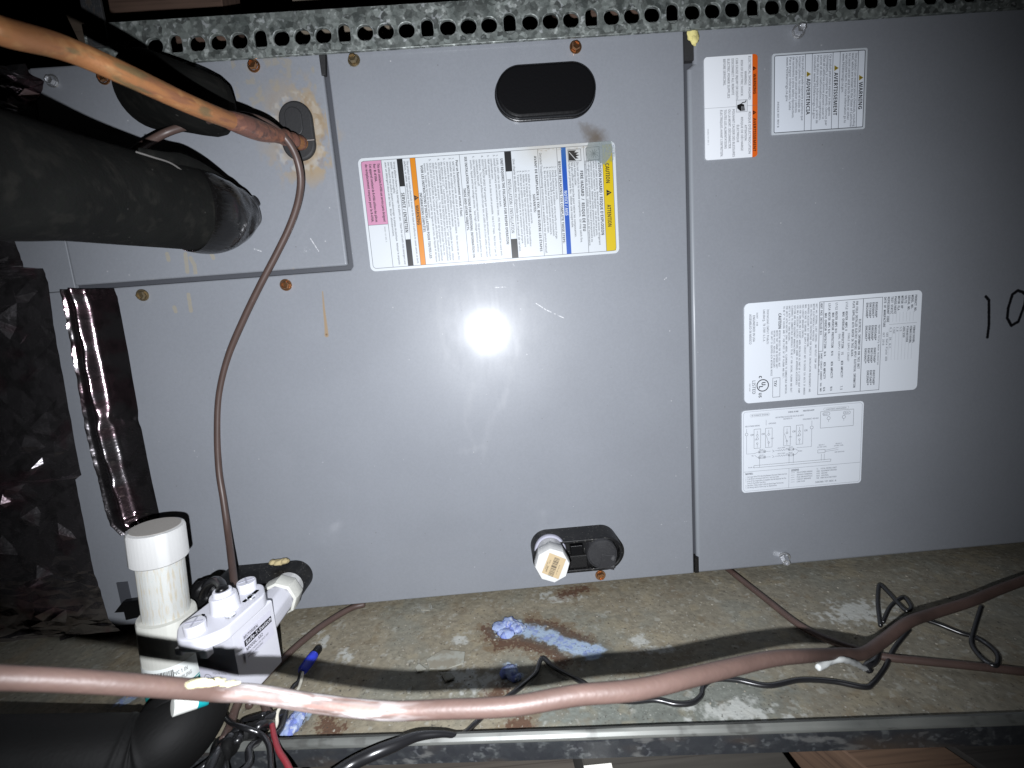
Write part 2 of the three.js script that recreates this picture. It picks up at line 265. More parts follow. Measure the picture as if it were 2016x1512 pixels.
// screws: washer flange, hexagonal head with a dished top
function screwGeo(r, h) {
  const fl = new THREE.LatheGeometry([[0, 0], [r, 0], [r, .0006], [r * .93, .0011], [r * .72, .0013]].map((a) => new THREE.Vector2(...a)), 28);
  const hx = toCreasedNormals(new THREE.LatheGeometry([[r * .70, .0011], [r * .70, h * .86], [r * .63, h], [r * .48, h], [r * .38, h * .72], [0, h * .7]].map((a) => new THREE.Vector2(...a)), 6), .5);
  return mergeGeometries([toCreasedNormals(fl, .5), hx]).rotateX(Math.PI / 2);
}
const sg = screwGeo(.0046, .0042), sgTall = screwGeo(.0050, .0085);
for (const [px, py, m, tilt, tall] of [[500, 130, M.copperScrew, .1], [697, 119, M.bronzeScrew, -.2], [1133, 93, M.copperScrew, .1], [205, 154, M.copperScrew, .2], [281, 581, M.bronzeScrew, .3], [563, 561, M.copperScrew, .2], [1182, 1132, M.copperScrew, -.1], [1571, 63, M.zincScrew, .25, 1], [1544, 1096, M.zincScrew, .35, 1], [104, 160, M.zincScrew, .2]]) {
  const o = new THREE.Mesh(tall ? sgTall : sg, m); o.name = 'screw'; const p = P(px, py, .0006); o.position.copy(p.sub(ah.position)); o.rotation.set(tilt * .5, tilt * (tall ? -1 : .3), px); o.castShadow = o.receiveShadow = true; ah.add(o);
}
// liquid line grommet: split oval rubber
{
  const a = P(575, 203), b = P(602, 318), cx = P(587, 261).x + .0005, cy = (a.y + b.y) / 2, h = a.y - b.y, w = P(618, 262).x - P(553, 262).x;
  const gr = part(ah, 'line_grommet', plate(stadium(cx, cy, w, h), .0042, .0045, .0014, 3, 20), M.rubber, 'grey split rubber grommet around the copper line');
  part(ah, 'grommet_ridge', plate(stadium(cx - .001, cy + .006, w * .52, h * .5), .0052, .003, .0008, 2, 16), M.rubber, null, gr);
  part(ah, 'grommet_slit', box(cx - w * .1, cx + w * .5, cy - .0078, cy - .0072, .0042, .0045), std({ color: rgb(.2, .18, .17), roughness: .8 }), null, gr);
}
// oval knock-out plug
{
  const l = P(976, 190).x, r = P(1170, 185).x, t = P(1070, 133).y, b = P(1070, 236).y, cx = (l + r) / 2, cy = (t + b) / 2;
  const o = part(ah, 'oval_plug', plate(stadium(cx, cy, r - l, t - b), .0075, .0085, .0022, 4, 28), M.blackPlastic, 'glossy black oval plug near the top of the coil panel');
  const rim = stadium(cx, cy, r - l + .0016, t - b + .0016); part(ah, 'plug_rim', plate(rim, .0022, .003, .0007, 2, 28), M.blackPlastic, null, o);
}
// condensate ports: deep oval cups with two holes
function port(l, r, t, b, dz, label) {
  const cx = (l + r) / 2, cy = (t + b) / 2, w = r - l, h = t - b;
  const sh = stadium(cx, cy, w, h, .0002); const inner = stadium(cx, cy, w - .006, h - .006); sh.holes.push(new THREE.Path(inner.getPoints(20)));
  const o = part(ah, 'drain_port', plate(sh, dz, dz + .001, .0008, 2, 24), M.dusty, label);
  part(ah, 'port_face', plate(stadium(cx, cy, w - .0055, h - .0055), dz - .007, .004, .0004, 2, 24), M.dusty, null, o);
  return [o, cx, cy, w, h];
}
const pr = port(P(1045, 1085).x, P(1214, 1080).x, P(1140, 1036).y, P(1140, 1128, .024).y, .024, 'black oval condensate port with a white plug and a black cap');
{
  // web and square latch between the holes
  const [o, cx, cy] = pr;
  part(ah, 'port_web', box(cx - .008, cx + .008, cy - .012, cy - .0005, .016, .0215, .001), M.dusty, null, o);
  part(ah, 'port_latch', box(cx - .0058, cx + .0045, cy + .0015, cy + .010, .016, .0245, .0008), M.blackPlastic, null, o);
  const c = P(1186, 1092, .027), cap = turned(V(c.x, c.y, .017), V(c.x, c.y, 1), [[0, 0], [.0128, 0], [.0128, .0085], [.0122, .0095], [.0116, .0096], [.0112, .0088], [0, .0086]], 40);
  const cp = part(ah, 'port_cap', cap, std({ map: colorTex(0, 0, 60, 60, 6, (x, y) => { const c = [.02, .02, .022]; mix3(c, [.12, .12, .12], sm(.6, .8, fbm(x / 4, y * .5, 4, 191)) * .6); return c; }, true), roughness: .5 }), 'round black cap with a pointed tab');
  const tip = P(1210, 1124, .027), tri = new THREE.Shape([new THREE.Vector2(c.x - .002, c.y - .0122), new THREE.Vector2(tip.x - .002, tip.y + .0006), new THREE.Vector2(tip.x, tip.y), new THREE.Vector2(tip.x + .0004, tip.y + .002), new THREE.Vector2(c.x + .0124, c.y - .003), new THREE.Vector2(c.x, c.y)]);
  part(ah, 'cap_tab', plate(tri, .0262, .004, .0006, 2), cp.material, null, cp);
}
const pl = port(P(440, 1150).x, P(617, 1135).x, P(575, 1103).y, P(590, 1190, .022).y, .034, 'black oval condensate port behind the float switch');
{
  const c = P(548, 1107, .010), g = mergeGeometries([lump(V(c.x, c.y, c.z), .006, .0022, .003, .5, 5), lump(V(c.x + .005, c.y + .0006, c.z), .0035, .0022, .0028, .5, 6), lump(V(c.x - .005, c.y + .0004, c.z), .003, .002, .0026, .5, 8)]);
  solo('putty_crumb', g, std({ color: rgb(.40, .33, .18), roughness: .9 }), 'tan crumb of old sealant on top of the left condensate port', 'sealant crumb');
}
// black clip and slot low on the cabinet's left corner
{
  const a = P(231, 1146), b = P(262, 1189);
  part(ah, 'corner_slot', box(a.x, b.x, b.y, a.y, .0003, .0012), M.body, 'dark open slot in the lower left corner');
  const s = new THREE.Shape([[224, 1207], [240, 1186], [285, 1180], [287, 1213], [247, 1222], [243, 1206]].map((q) => { const p = P(...q, .006); return new THREE.Vector2(p.x, p.y); }));
  part(ah, 'corner_clip', plate(s, .006, .006, .0008, 2), M.blackPlastic, 'black clip under the corner slot');
}

// ---------------------------------------------------------------- printed labels on the unit
function printed(w, h, ppm, draw) {
  const cv = document.createElement('canvas'); cv.width = Math.round(w * ppm); cv.height = Math.round(h * ppm);
  const c = cv.getContext('2d'); c.scale(ppm, ppm); c.fillStyle = '#fff'; c.fillRect(0, 0, w, h); c.fillStyle = '#1c1c20'; c.strokeStyle = '#26262a';
  const k = {
    c, w, h,
    t(s, x, y, sz, { b, al = 'left', mw, col = '#1c1c20', mono, st } = {}) {
      c.save(); c.translate(x, y); c.scale(.1, .1); c.font = `${b ? 'bold ' : ''}${sz * 10}px ${mono ? 'monospace' : 'sans-serif'}`; c.textAlign = al; c.textBaseline = 'alphabetic'; c.fillStyle = col;
      if (mw) { const m = c.measureText(s).width; if (m > mw * 10 || st) c.scale(mw * 10 / m, 1); } c.fillText(s, 0, 0); c.restore();
    },
    r(x, y, ww, hh, col) { c.fillStyle = col; c.fillRect(x, y, ww, hh); },
    l(x0, y0, x1, y1, lw = .25, col = '#33343a') { c.strokeStyle = col; c.lineWidth = lw; c.beginPath(); c.moveTo(x0, y0); c.lineTo(x1, y1); c.stroke(); },
    b(x, y, ww, hh, lw = .25, r = 0, col = '#33343a') { c.strokeStyle = col; c.lineWidth = lw; c.beginPath(); if (r) { c.moveTo(x + r, y); c.arcTo(x + ww, y, x + ww, y + hh, r); c.arcTo(x + ww, y + hh, x, y + hh, r); c.arcTo(x, y + hh, x, y, r); c.arcTo(x, y, x + ww, y, r); c.closePath(); } else c.rect(x, y, ww, hh); c.stroke(); },
    o(x, y, r, lw = .2) { c.lineWidth = lw; c.strokeStyle = '#33343a'; c.beginPath(); c.arc(x, y, r, 0, 7); c.stroke(); },
    tri(x, y, s, col, mark) { c.fillStyle = col; c.beginPath(); c.moveTo(x, y - s * .55); c.lineTo(x + s * .6, y + s * .45); c.lineTo(x - s * .6, y + s * .45); c.closePath(); c.fill(); k.t('!', x, y + s * .36, s * .75, { b: 1, al: 'center', col: mark }); },
    // running text set line by line
    p(lines, x, y, sz, lead, o = {}) { lines.forEach((s, i) => k.t(s, x, y + i * lead, sz, { mw: o.mw, col: '#222327', ...o })); },
  };
  draw(k);
  const t = new THREE.CanvasTexture(cv); t.colorSpace = THREE.SRGBColorSpace; t.magFilter = THREE.LinearFilter; t.anisotropy = 8; return t;
}
function sticker(name, x0, x1, y0, y1, r, turned90, ppm, draw, label, z = .0010, edge, sheet = [.68, .705, .74]) {
  const w = (turned90 ? y1 - y0 : x1 - x0), h = (turned90 ? x1 - x0 : y1 - y0), sh = edge || roundRect(x0, y0, x1, y1, r), g = plate(sh, z, .0008);
  const p = g.attributes.position, uv = g.attributes.uv;
  for (let i = 0; i < p.count; i++) { const x = p.getX(i), y = p.getY(i); turned90 ? uv.setXY(i, (y1 - y) / w, (x - x0) / h) : uv.setXY(i, (x - x0) / w, (y - y0) / h); }
  part(ah, name, g, phys({ map: printed(w * 1000, h * 1000, ppm, draw), color: rgb(...sheet), roughness: .42, clearcoat: .25, clearcoatRoughness: .3 }), label);
}
// large instruction sheet (its print reads downwards in the picture)
{
  const edge = roundRect(-.0960, .0427, .1028, .1274, .004);
  sticker('instruction_label', -.0960, .1028, .0427, .1274, .004, true, 9, (k) => {
    const w = k.w, h = k.h, c = k.c, L = 3.2, R = w - 3.2; let y;
    const I = '#2a2a2e';
    // yellow band
    k.r(2.2, 2.6, w - 4.4, 7.6, '#ffd800');
    k.t('CAUTION', 16, 8.2, 4.1, { b: 1, mw: 15 }); k.tri(38, 6.4, 4, '#1c1c20', '#ffd800'); k.t('ATTENTION', 47, 8.2, 4.1, { b: 1, mw: 17 });
    k.l(2.2, 10.3, R + 1, 10.3);
    k.t("EXPLOSION HAZARD / RISQUE D'EXPLOSION", 10, 13.7, 3.2, { b: 1, mw: 60, st: 1 });
    k.p(['System under pressure.  Relieve all pressure and recover refrigerant', 'before system repairs or final disposal.  Use all service ports.', 'Système sous pression.  Relever toutes pressions et recouvrir', "le réfrigérant avant d'entreprendre les travaux d'entreprendre ou", 'disposition finale du produit.  Utiliser tous les ports de maintenance.'], 13, 16.1, 2.1, 1.98, { mw: 67 });
    c.fillStyle = '#d6d8d6'; k.b(4.2, 12.6, 9.2, 10.4); k.o(8.8, 17, 1.6); for (let i = 0; i < 9; i++) k.l(8.8, 17, 8.8 + 3.6 * Math.cos(i * .7), 17 + 3.6 * Math.sin(i * .7), .2, '#555');
    k.l(2.2, 24.6, R + 1, 24.6);
    k.t('FIRE HAZARD  /  RISQUE DE FEU', 20, 28.3, 3.2, { b: 1, mw: 46, st: 1 });
    k.p(['Do not use torch to remove components.  Oil may catch fire.', 'Use tubing cutter.', 'Ne pas utiliser une torche pour retirer les composantes.', 'Huile peut prendre feu.  Utiliser une coupe-tube.'], 13.5, 30.8, 2.25, 2.15, { mw: 64 });
    k.r(4.2, 27, 8.6, 10, '#fff'); k.b(4.2, 27, 8.6, 10, .3); c.fillStyle = '#161618'; c.beginPath(); c.moveTo(4.8, 36.6); c.lineTo(5, 30.5); c.lineTo(6.4, 32); c.lineTo(6.6, 28.6); c.lineTo(8, 31); c.lineTo(8.6, 28); c.lineTo(9.6, 31); c.lineTo(11, 28.8); c.lineTo(11.2, 32); c.lineTo(12.4, 31); c.lineTo(12.2, 36.6); c.closePath(); c.fill(); k.l(6, 36, 11.4, 31.5, .5, '#fff');
    k.r(2.2, 38.6, w - 4.4, 3.7, '#0a5cc8'); k.t('NOTICE / AVIS', 34, 41.7, 3.1, { b: 1, col: '#fff', mw: 19, st: 1 });
    k.t('BEFORE REPLACING TXV COMPLETE THESE STEPS:', 12, 45, 2.6, { b: 1, mw: 62, st: 1 });
    k.l(2.2, 45.6, R + 1, 45.6);
    k.p(['1.  Verify airflow is correct.', '2.  Check Subcooling at Outdoor unit to verify correct charge.', '3.  Confirm TXV bulb is properly attached and insulated.', '4.  Verify system is free of contaminants and moisture.', '5.  Be sure evaporator and condenser coils are clean.'], 15.5, 48.2, 2.1, 2.1, { mw: 55 });
    k.t('Detailed Troubleshooting instructions are available in the service manual.', 5, 59.4, 2.5, { mw: 76, st: 1 });
    k.l(2.2, 60.4, R + 1, 60.4);
    k.t('AVANT DE REMPLACER LE TXV, BIEN SUIVRE LES ÉTAPES', 7, 63.6, 2.6, { b: 1, mw: 72, st: 1 }); k.t('SUIVANTES:', 35, 66.5, 2.6, { b: 1, mw: 14 });
    k.p(["1.  Vérifier si la condition d'air est correcte.", "2.  Vérifier la charge du sous-refroidissement sur l'unitée extérieur.", '3.  Vérifier si le bulbe TXV est correctement attaché et isolé.', '4.  Vérifier que le système soit libre de tout contaminants ou moisissure.', "5.  S'assurer que l'évaporateur et le serpentin sont propre."], 17, 69.2, 2.1, 2.1, { mw: 58 });
    k.t('Une charte de détaillée est disponible dans le manuel de service.', 8, 80.3, 2.5, { mw: 70, st: 1 });
    k.l(2.2, 81.2, R + 1, 81.2); k.r(2.4, 81.3, 14.6, 4.9, '#161618'); k.r(w - 17, 81.3, 14.6, 4.9, '#161618'); k.l(2.2, 86.2, R + 1, 86.2);
    k.t('INSTALLATION / INSTALLATION', 22.5, 85.2, 3.5, { b: 0, mw: 41, st: 1 });
    k.t('UNIT REQUIRES THE FOLLOWING FOR PROPER OPERATION:', 7, 89.8, 2.7, { b: 1, mw: 65, st: 1 });
    k.p(['1.  LEVEL UNIT: side to side, front to back.', '2.  Install both primary and secondary drain lines.  PVC fittings should be used with', '     condensate pan.', '3.  TRAP condensate lines as close to unit as possible.  Use 4 1/2" traps.  Pitch line 1" per 10', '     running feet.', '4.  SELECT MOTOR SPEED TAP properly per installation instructions and unit pressure', '     literature.  Too much airflow (450 cfm per ton, or 2000 cfm on 5 ton units) can cause', '     condensate blow off.', '5.  SEAL OPENINGS in fan coil to prevent internal moisture.  Use grommets provided to seal', '     suction, liquid and low voltage entries.  Seal high voltage electrical entries.'], 4, 92.8, 2.1, 2.28, { mw: 76 });
    k.t('SEE INSTALLATION INSTRUCTIONS FOR ADDITIONAL INFORMATION ON', 4, 117.4, 2.6, { b: 1, mw: 76, st: 1 }); k.t('THESE AND OTHER SUBJECTS.', 27, 120.2, 2.6, { b: 1, mw: 32, st: 1 });
    k.l(2.2, 121, R + 1, 121);
    k.t('Pour un fonctionnement normal, il faut:', 6, 124.4, 2.6, { b: 1, mw: 42, st: 1 });
    k.p(["1.  METTRE À NIVEAU l'unité: de côté et d'avant-arrière.", '2.  Installer des conduits de drainage primaire et secondaire.  Des raccords de PVC', '     devraient être utilisés avec le plateau de condensat.', "3.  Les conduits de drainage du SIPHON doivent être le plus près possible de l'unité.  Utiliser", "     des siphons de 4 1/2\".  La pente des conduits doit être de 1\" par 10 pieds de conduite.", "4.  SÉLECTIONNER LA BONNE VITESSE DE MOTEUR selon les instructions d'installation", "     et les documents de pression.  Trop de débit d'air (450 pcm par Tonne, ou", '     2000 pcm sur une unité de 5 Tonnes) peut causer de la projection de condensat.', "5.  SCELLER LES OUVERTURES de l'unité de ventilation afin d'éviter l'humidité interne.", '     Utiliser les rondelles fournis pour sceller les lignes de succion, de liquide et de basse', '     tension.  Sceller les lignes de haute tension.'], 4, 127, 2.1, 2.2, { mw: 77 });
    k.t("VOIR LES INSTRUCTIONS D'INSTALLATION POUR TOUTES LES", 8, 151.6, 2.6, { b: 1, mw: 70, st: 1 }); k.t('INFORMATIONS COMPLÈTES.', 28, 154.4, 2.6, { b: 1, mw: 30, st: 1 });
    k.r(2.2, 155, w - 4.4, 4.1, '#ff9a00'); k.l(2.2, 155, R + 1, 155, .2); k.l(2.2, 159.1, R + 1, 159.1, .2); k.tri(31.5, 157.2, 3.4, '#1c1c20', '#ff9a00'); k.t('WARNING', 37, 158.4, 3.3, { b: 1, mw: 15, st: 1 });
    k.p(['This product may contain chemicals known to the state of California to cause cancer, or birth', 'defects, or other reproductive harm.'], 4, 161.8, 2.1, 2.2, { mw: 77 });
    k.l(2.2, 164.9, R + 1, 164.9); k.r(2.4, 165, 20, 4, '#161618'); k.r(w - 22.6, 165, 20.2, 4, '#161618'); k.l(2.2, 169, R + 1, 169); k.t('SERVICE / ENTRETIEN', 27, 168.4, 3.3, { b: 1, mw: 30, st: 1 });
    k.p(['Strong alkaline cleaners may damage the plastic pan.  Clean the coil with mild detergent and', 'water.  Rinse thoroughly.', 'Des nettoyants trop alcalins peuvent endommager le plateau de plastique.  Nettoyer le serpentin', "avec un détergent doux et de l'eau.  Rincer abondamment."], 4, 172, 2.1, 2.2, { mw: 77 });
    k.l(2.2, 181, R + 1, 181); k.r(2.4, 181.2, 47, h - 183.6, "#f4a9c8"); k.l(49.5, 181, 49.5, h - 2.2, .2);
    k.p(['This unit contains R-410A use service parts designed', 'for R-410A.', 'Cet appareil contient de R-410A utilisez des pièces', 'de remplacement conçues pour le R-410A.'], 4.5, 184.5, 2.6, 3.1, { mw: 43, b: 1 });
    k.t('342001-101 REV. A', 51, 184.5, 1.6, { col: '#999', mw: 12 });
    k.b(2.2, 2.4, w - 4.4, h - 4.6, .25, 2.6);
    // worn corner: the yellow print has been eaten away to bare grey
    for (let i = 0; i < 900; i++) { const a = rr(0, 6.3), d = Math.sqrt(rnd()) * 1, x = 6.5 + Math.cos(a) * d * 10.5, yy = 8.5 + Math.sin(a) * d * 9; k.r(x, yy, rr(.4, 1.6), rr(.3, 1.2), `rgba(${150 + rr(-16, 16) | 0},${158 + rr(-16, 16) | 0},${160 + rr(-16, 16) | 0},${(.5 - .35 * d).toFixed(2)})`); }
    c.fillStyle = '#a3aaa8'; c.beginPath(); { const bl = [[0, 3], [5, 2.4], [9, 2.9], [13, 4.2], [16.5, 8.5], [15.6, 12], [13.4, 13.5], [13.2, 21.5], [9, 23], [3.5, 22.4], [0, 21]]; bl.forEach(([x, yy], i) => i ? c.lineTo(x + rr(-.5, .5), yy + rr(-.5, .5)) : c.moveTo(x, yy)); } c.closePath(); c.globalAlpha = .86; c.fill(); c.globalAlpha = 1; k.b(3.4, 12.4, 9.4, 10, .25, 0, '#6e7474'); for (let i = 0; i < 10; i++) k.l(8.2, 16.8, 8.2 + 3.4 * Math.cos(i * .63 + .2), 16.8 + 3.4 * Math.sin(i * .63 + .2), .3, '#7b8281'); for (let i = 0; i < 120; i++) { const g = 120 + rr(0, 70) | 0; k.r(rr(.5, 14), rr(3.5, 21), rr(.2, .9), rr(.2, .9), `rgba(${g},${g + 5},${g + 3},.35)`); }
    for (let i = 0; i < 34; i++) { const x = 2.2 + rr(0, 1.2), yy = rr(20, 60); k.r(x, yy, rr(.2, 1), rr(.4, 2), 'rgba(214,205,190,.5)'); }
    for (const [gx, gy, gR, ga] of [[0, 30, 20, .28], [0, 48, 22, .26], [0, 66, 16, .2], [3, 57, 12, .15]]) { const gr = c.createRadialGradient(gx, gy, 0, gx, gy, gR); gr.addColorStop(0, `rgba(190,170,140,${ga})`); gr.addColorStop(1, 'rgba(190,170,140,0)'); c.fillStyle = gr; c.fillRect(0, gy - gR, gR + 4, 2 * gR); }
  }, 'large white instruction label with yellow, blue, orange and pink bands', .0010, edge, [.45, .475, .495]);
}
// electric shock label
sticker('shock_label', .1735, .2150, .1082, .1822, .0025, true, 10, (k) => {
  const w = k.w, h = k.h; k.r(0, 0, w, 4.1, '#f26a1b');
  k.tri(10, 2.4, 2.6, '#2a1208', '#f26a1b'); k.t('WARNING', 13.8, 3.4, 3, { b: 1, mw: 14.5, st: 1, col: '#2a1208' });
  k.tri(41.5, 2.4, 2.6, '#2a1208', '#f26a1b'); k.t('AVERTISSEMENT', 45.5, 3.4, 3, { b: 1, mw: 24.5, st: 1, col: '#2a1208' });
  const o = { al: 'center', col: '#3a3a3e' };
  k.t('ELECTRICAL SHOCK HAZARD', 16.5, 7.1, 2.5, { ...o, mw: 31, st: 1 }); k.t('WARNING:', 16.5, 10.2, 2.4, { ...o, mw: 10, st: 1 }); k.t('RISK OF ELECTRIC SHOCK.', 16.5, 13.1, 2.4, { ...o, mw: 26, st: 1 });
  ['CAN CAUSE INJURY OR DEATH.', 'DISCONNECT ALL REMOTE', 'ELECTRIC POWER SUPPLIES', 'BEFORE SERVICING.'].forEach((s, i) => k.t(s, 2, 17 + i * 3.25, 2.5, { mw: [30, 26, 28, 19][i], st: 1, col: '#3a3a3e' }));
  k.t("RISQUE D'ÉLECTROCUTION", 56, 7.1, 2.5, { ...o, mw: 31, st: 1 }); k.t('ATTENTION:', 56, 10.2, 2.4, { ...o, mw: 12, st: 1 }); k.t('RISQUE DE DÉCHARGE', 56.5, 13.1, 2.4, { ...o, mw: 25, st: 1 }); k.t('ÉLECTRIQUE', 56, 16.4, 2.4, { ...o, mw: 13, st: 1 });
  ['POUVANT CAUSER DES BLESSURES', 'OU LA MORT. DÉCONNECTER', 'TOUTES LES ALIMENTATIONS', "ÉLECTRIQUES AVANT L'ENTRETIEN."].forEach((s, i) => k.t(s, 38, 19.8 + i * 3.2, 2.5, { mw: [35, 28.5, 28.5, 34.5][i], st: 1, col: '#3a3a3e' }));
  k.l(36.3, 0, 36.3, h, .15, '#777');
  k.r(31.8, 8, 8.6, 8.6, '#f4f4f4'); k.b(31.8, 8, 8.6, 8.6, .15); const c = k.c;
  c.strokeStyle = '#161618'; c.lineWidth = .6; c.beginPath(); c.moveTo(32.2, 9); c.bezierCurveTo(35, 9.4, 32.6, 12, 34.6, 12.4); c.lineTo(36, 11.6); c.stroke();
  c.fillStyle = '#161618'; c.beginPath(); c.moveTo(34.4, 13); c.lineTo(35.2, 10.6); c.lineTo(39.6, 9.8); c.lineTo(39.8, 13.4); c.lineTo(37.6, 16); c.lineTo(35.4, 16); c.closePath(); c.fill(); for (let i = 0; i < 3; i++) k.l(36.4, 10.8 + i * .9, 39.8, 10.4 + i * .95, .18, '#fff');
  k.t('342862-101 REV. C', 51, h - 2, 1.5, { col: '#9a9a9a', mw: 12 });
}, 'white label with an orange band warning of electric shock', .0014);
// three-language warning label
sticker('warning_label', .2264, .3008, .1232, .1815, .0015, true, 10, (k) => {
  const w = k.w, h = k.h; k.r(0, 0, w, h, '#d9dcde'); k.r(1.6, 1.8, w - 3.2, h - 3.6, '#f4f7fb'); k.b(1.6, 1.8, w - 3.2, h - 3.6, .45, 1);
  const row = (y, hh, s, x, mw, lines, lmw) => { k.l(1.6, y, w - 1.6, y, .3); k.l(1.6, y + hh, w - 1.6, y + hh, .3); k.tri(x - 3, y + hh / 2, 3.4, '#a8902e', '#3a3010'); k.t(s, x, y + hh * .78, 4.1, { b: 1, mw, st: 1 }); lines.forEach((t, i) => k.t(t, 3, y + hh + 2.7 + i * 2.45, 2.3, { mw: lmw[i], st: 1, col: '#4a4b50' })); };
  row(1.9, 5.2, 'WARNING', 24, 20, ['This product can expose you to chemicals, including', 'lead, which are known to the State of California', 'to cause cancer and birth defects or other', 'reproductive harm. For more information go to', 'www.P65Warnings.ca.gov.'], [53, 53, 48, 50, 28]);
  row(21.4, 5.6, 'AVERTISSEMENT', 16, 31, ['Ce produit peut vous exposer à des agents', 'chimiques, y compris le plomb, connus par', "l'État de Californie comme pouvant causer le", 'cancer et des malformations congénitales.', 'Pour de plus amples informations, prière de', 'consulter www.P65Warnings.ca.gov.'], [44, 51, 46, 47, 49, 46]);
  row(43.2, 5.4, 'ADVERTENCIA', 19, 26, ['Este producto puede exponerle a químicos que', 'incluyen plomo, los cuales el Estado de', 'California sabe que causan cáncer y defectos', 'de nacimiento u otros daños reproductivos.', 'Para mayor información, visite', 'www.P65Warnings.ca.gov.'], [46, 40, 40, 44, 38, 32]);
  k.t('343624-301 REV B', 34, h - 4.2, 2, { mw: 19, st: 1 });
}, 'white bordered warning label in three languages beside the shock label', .0014);
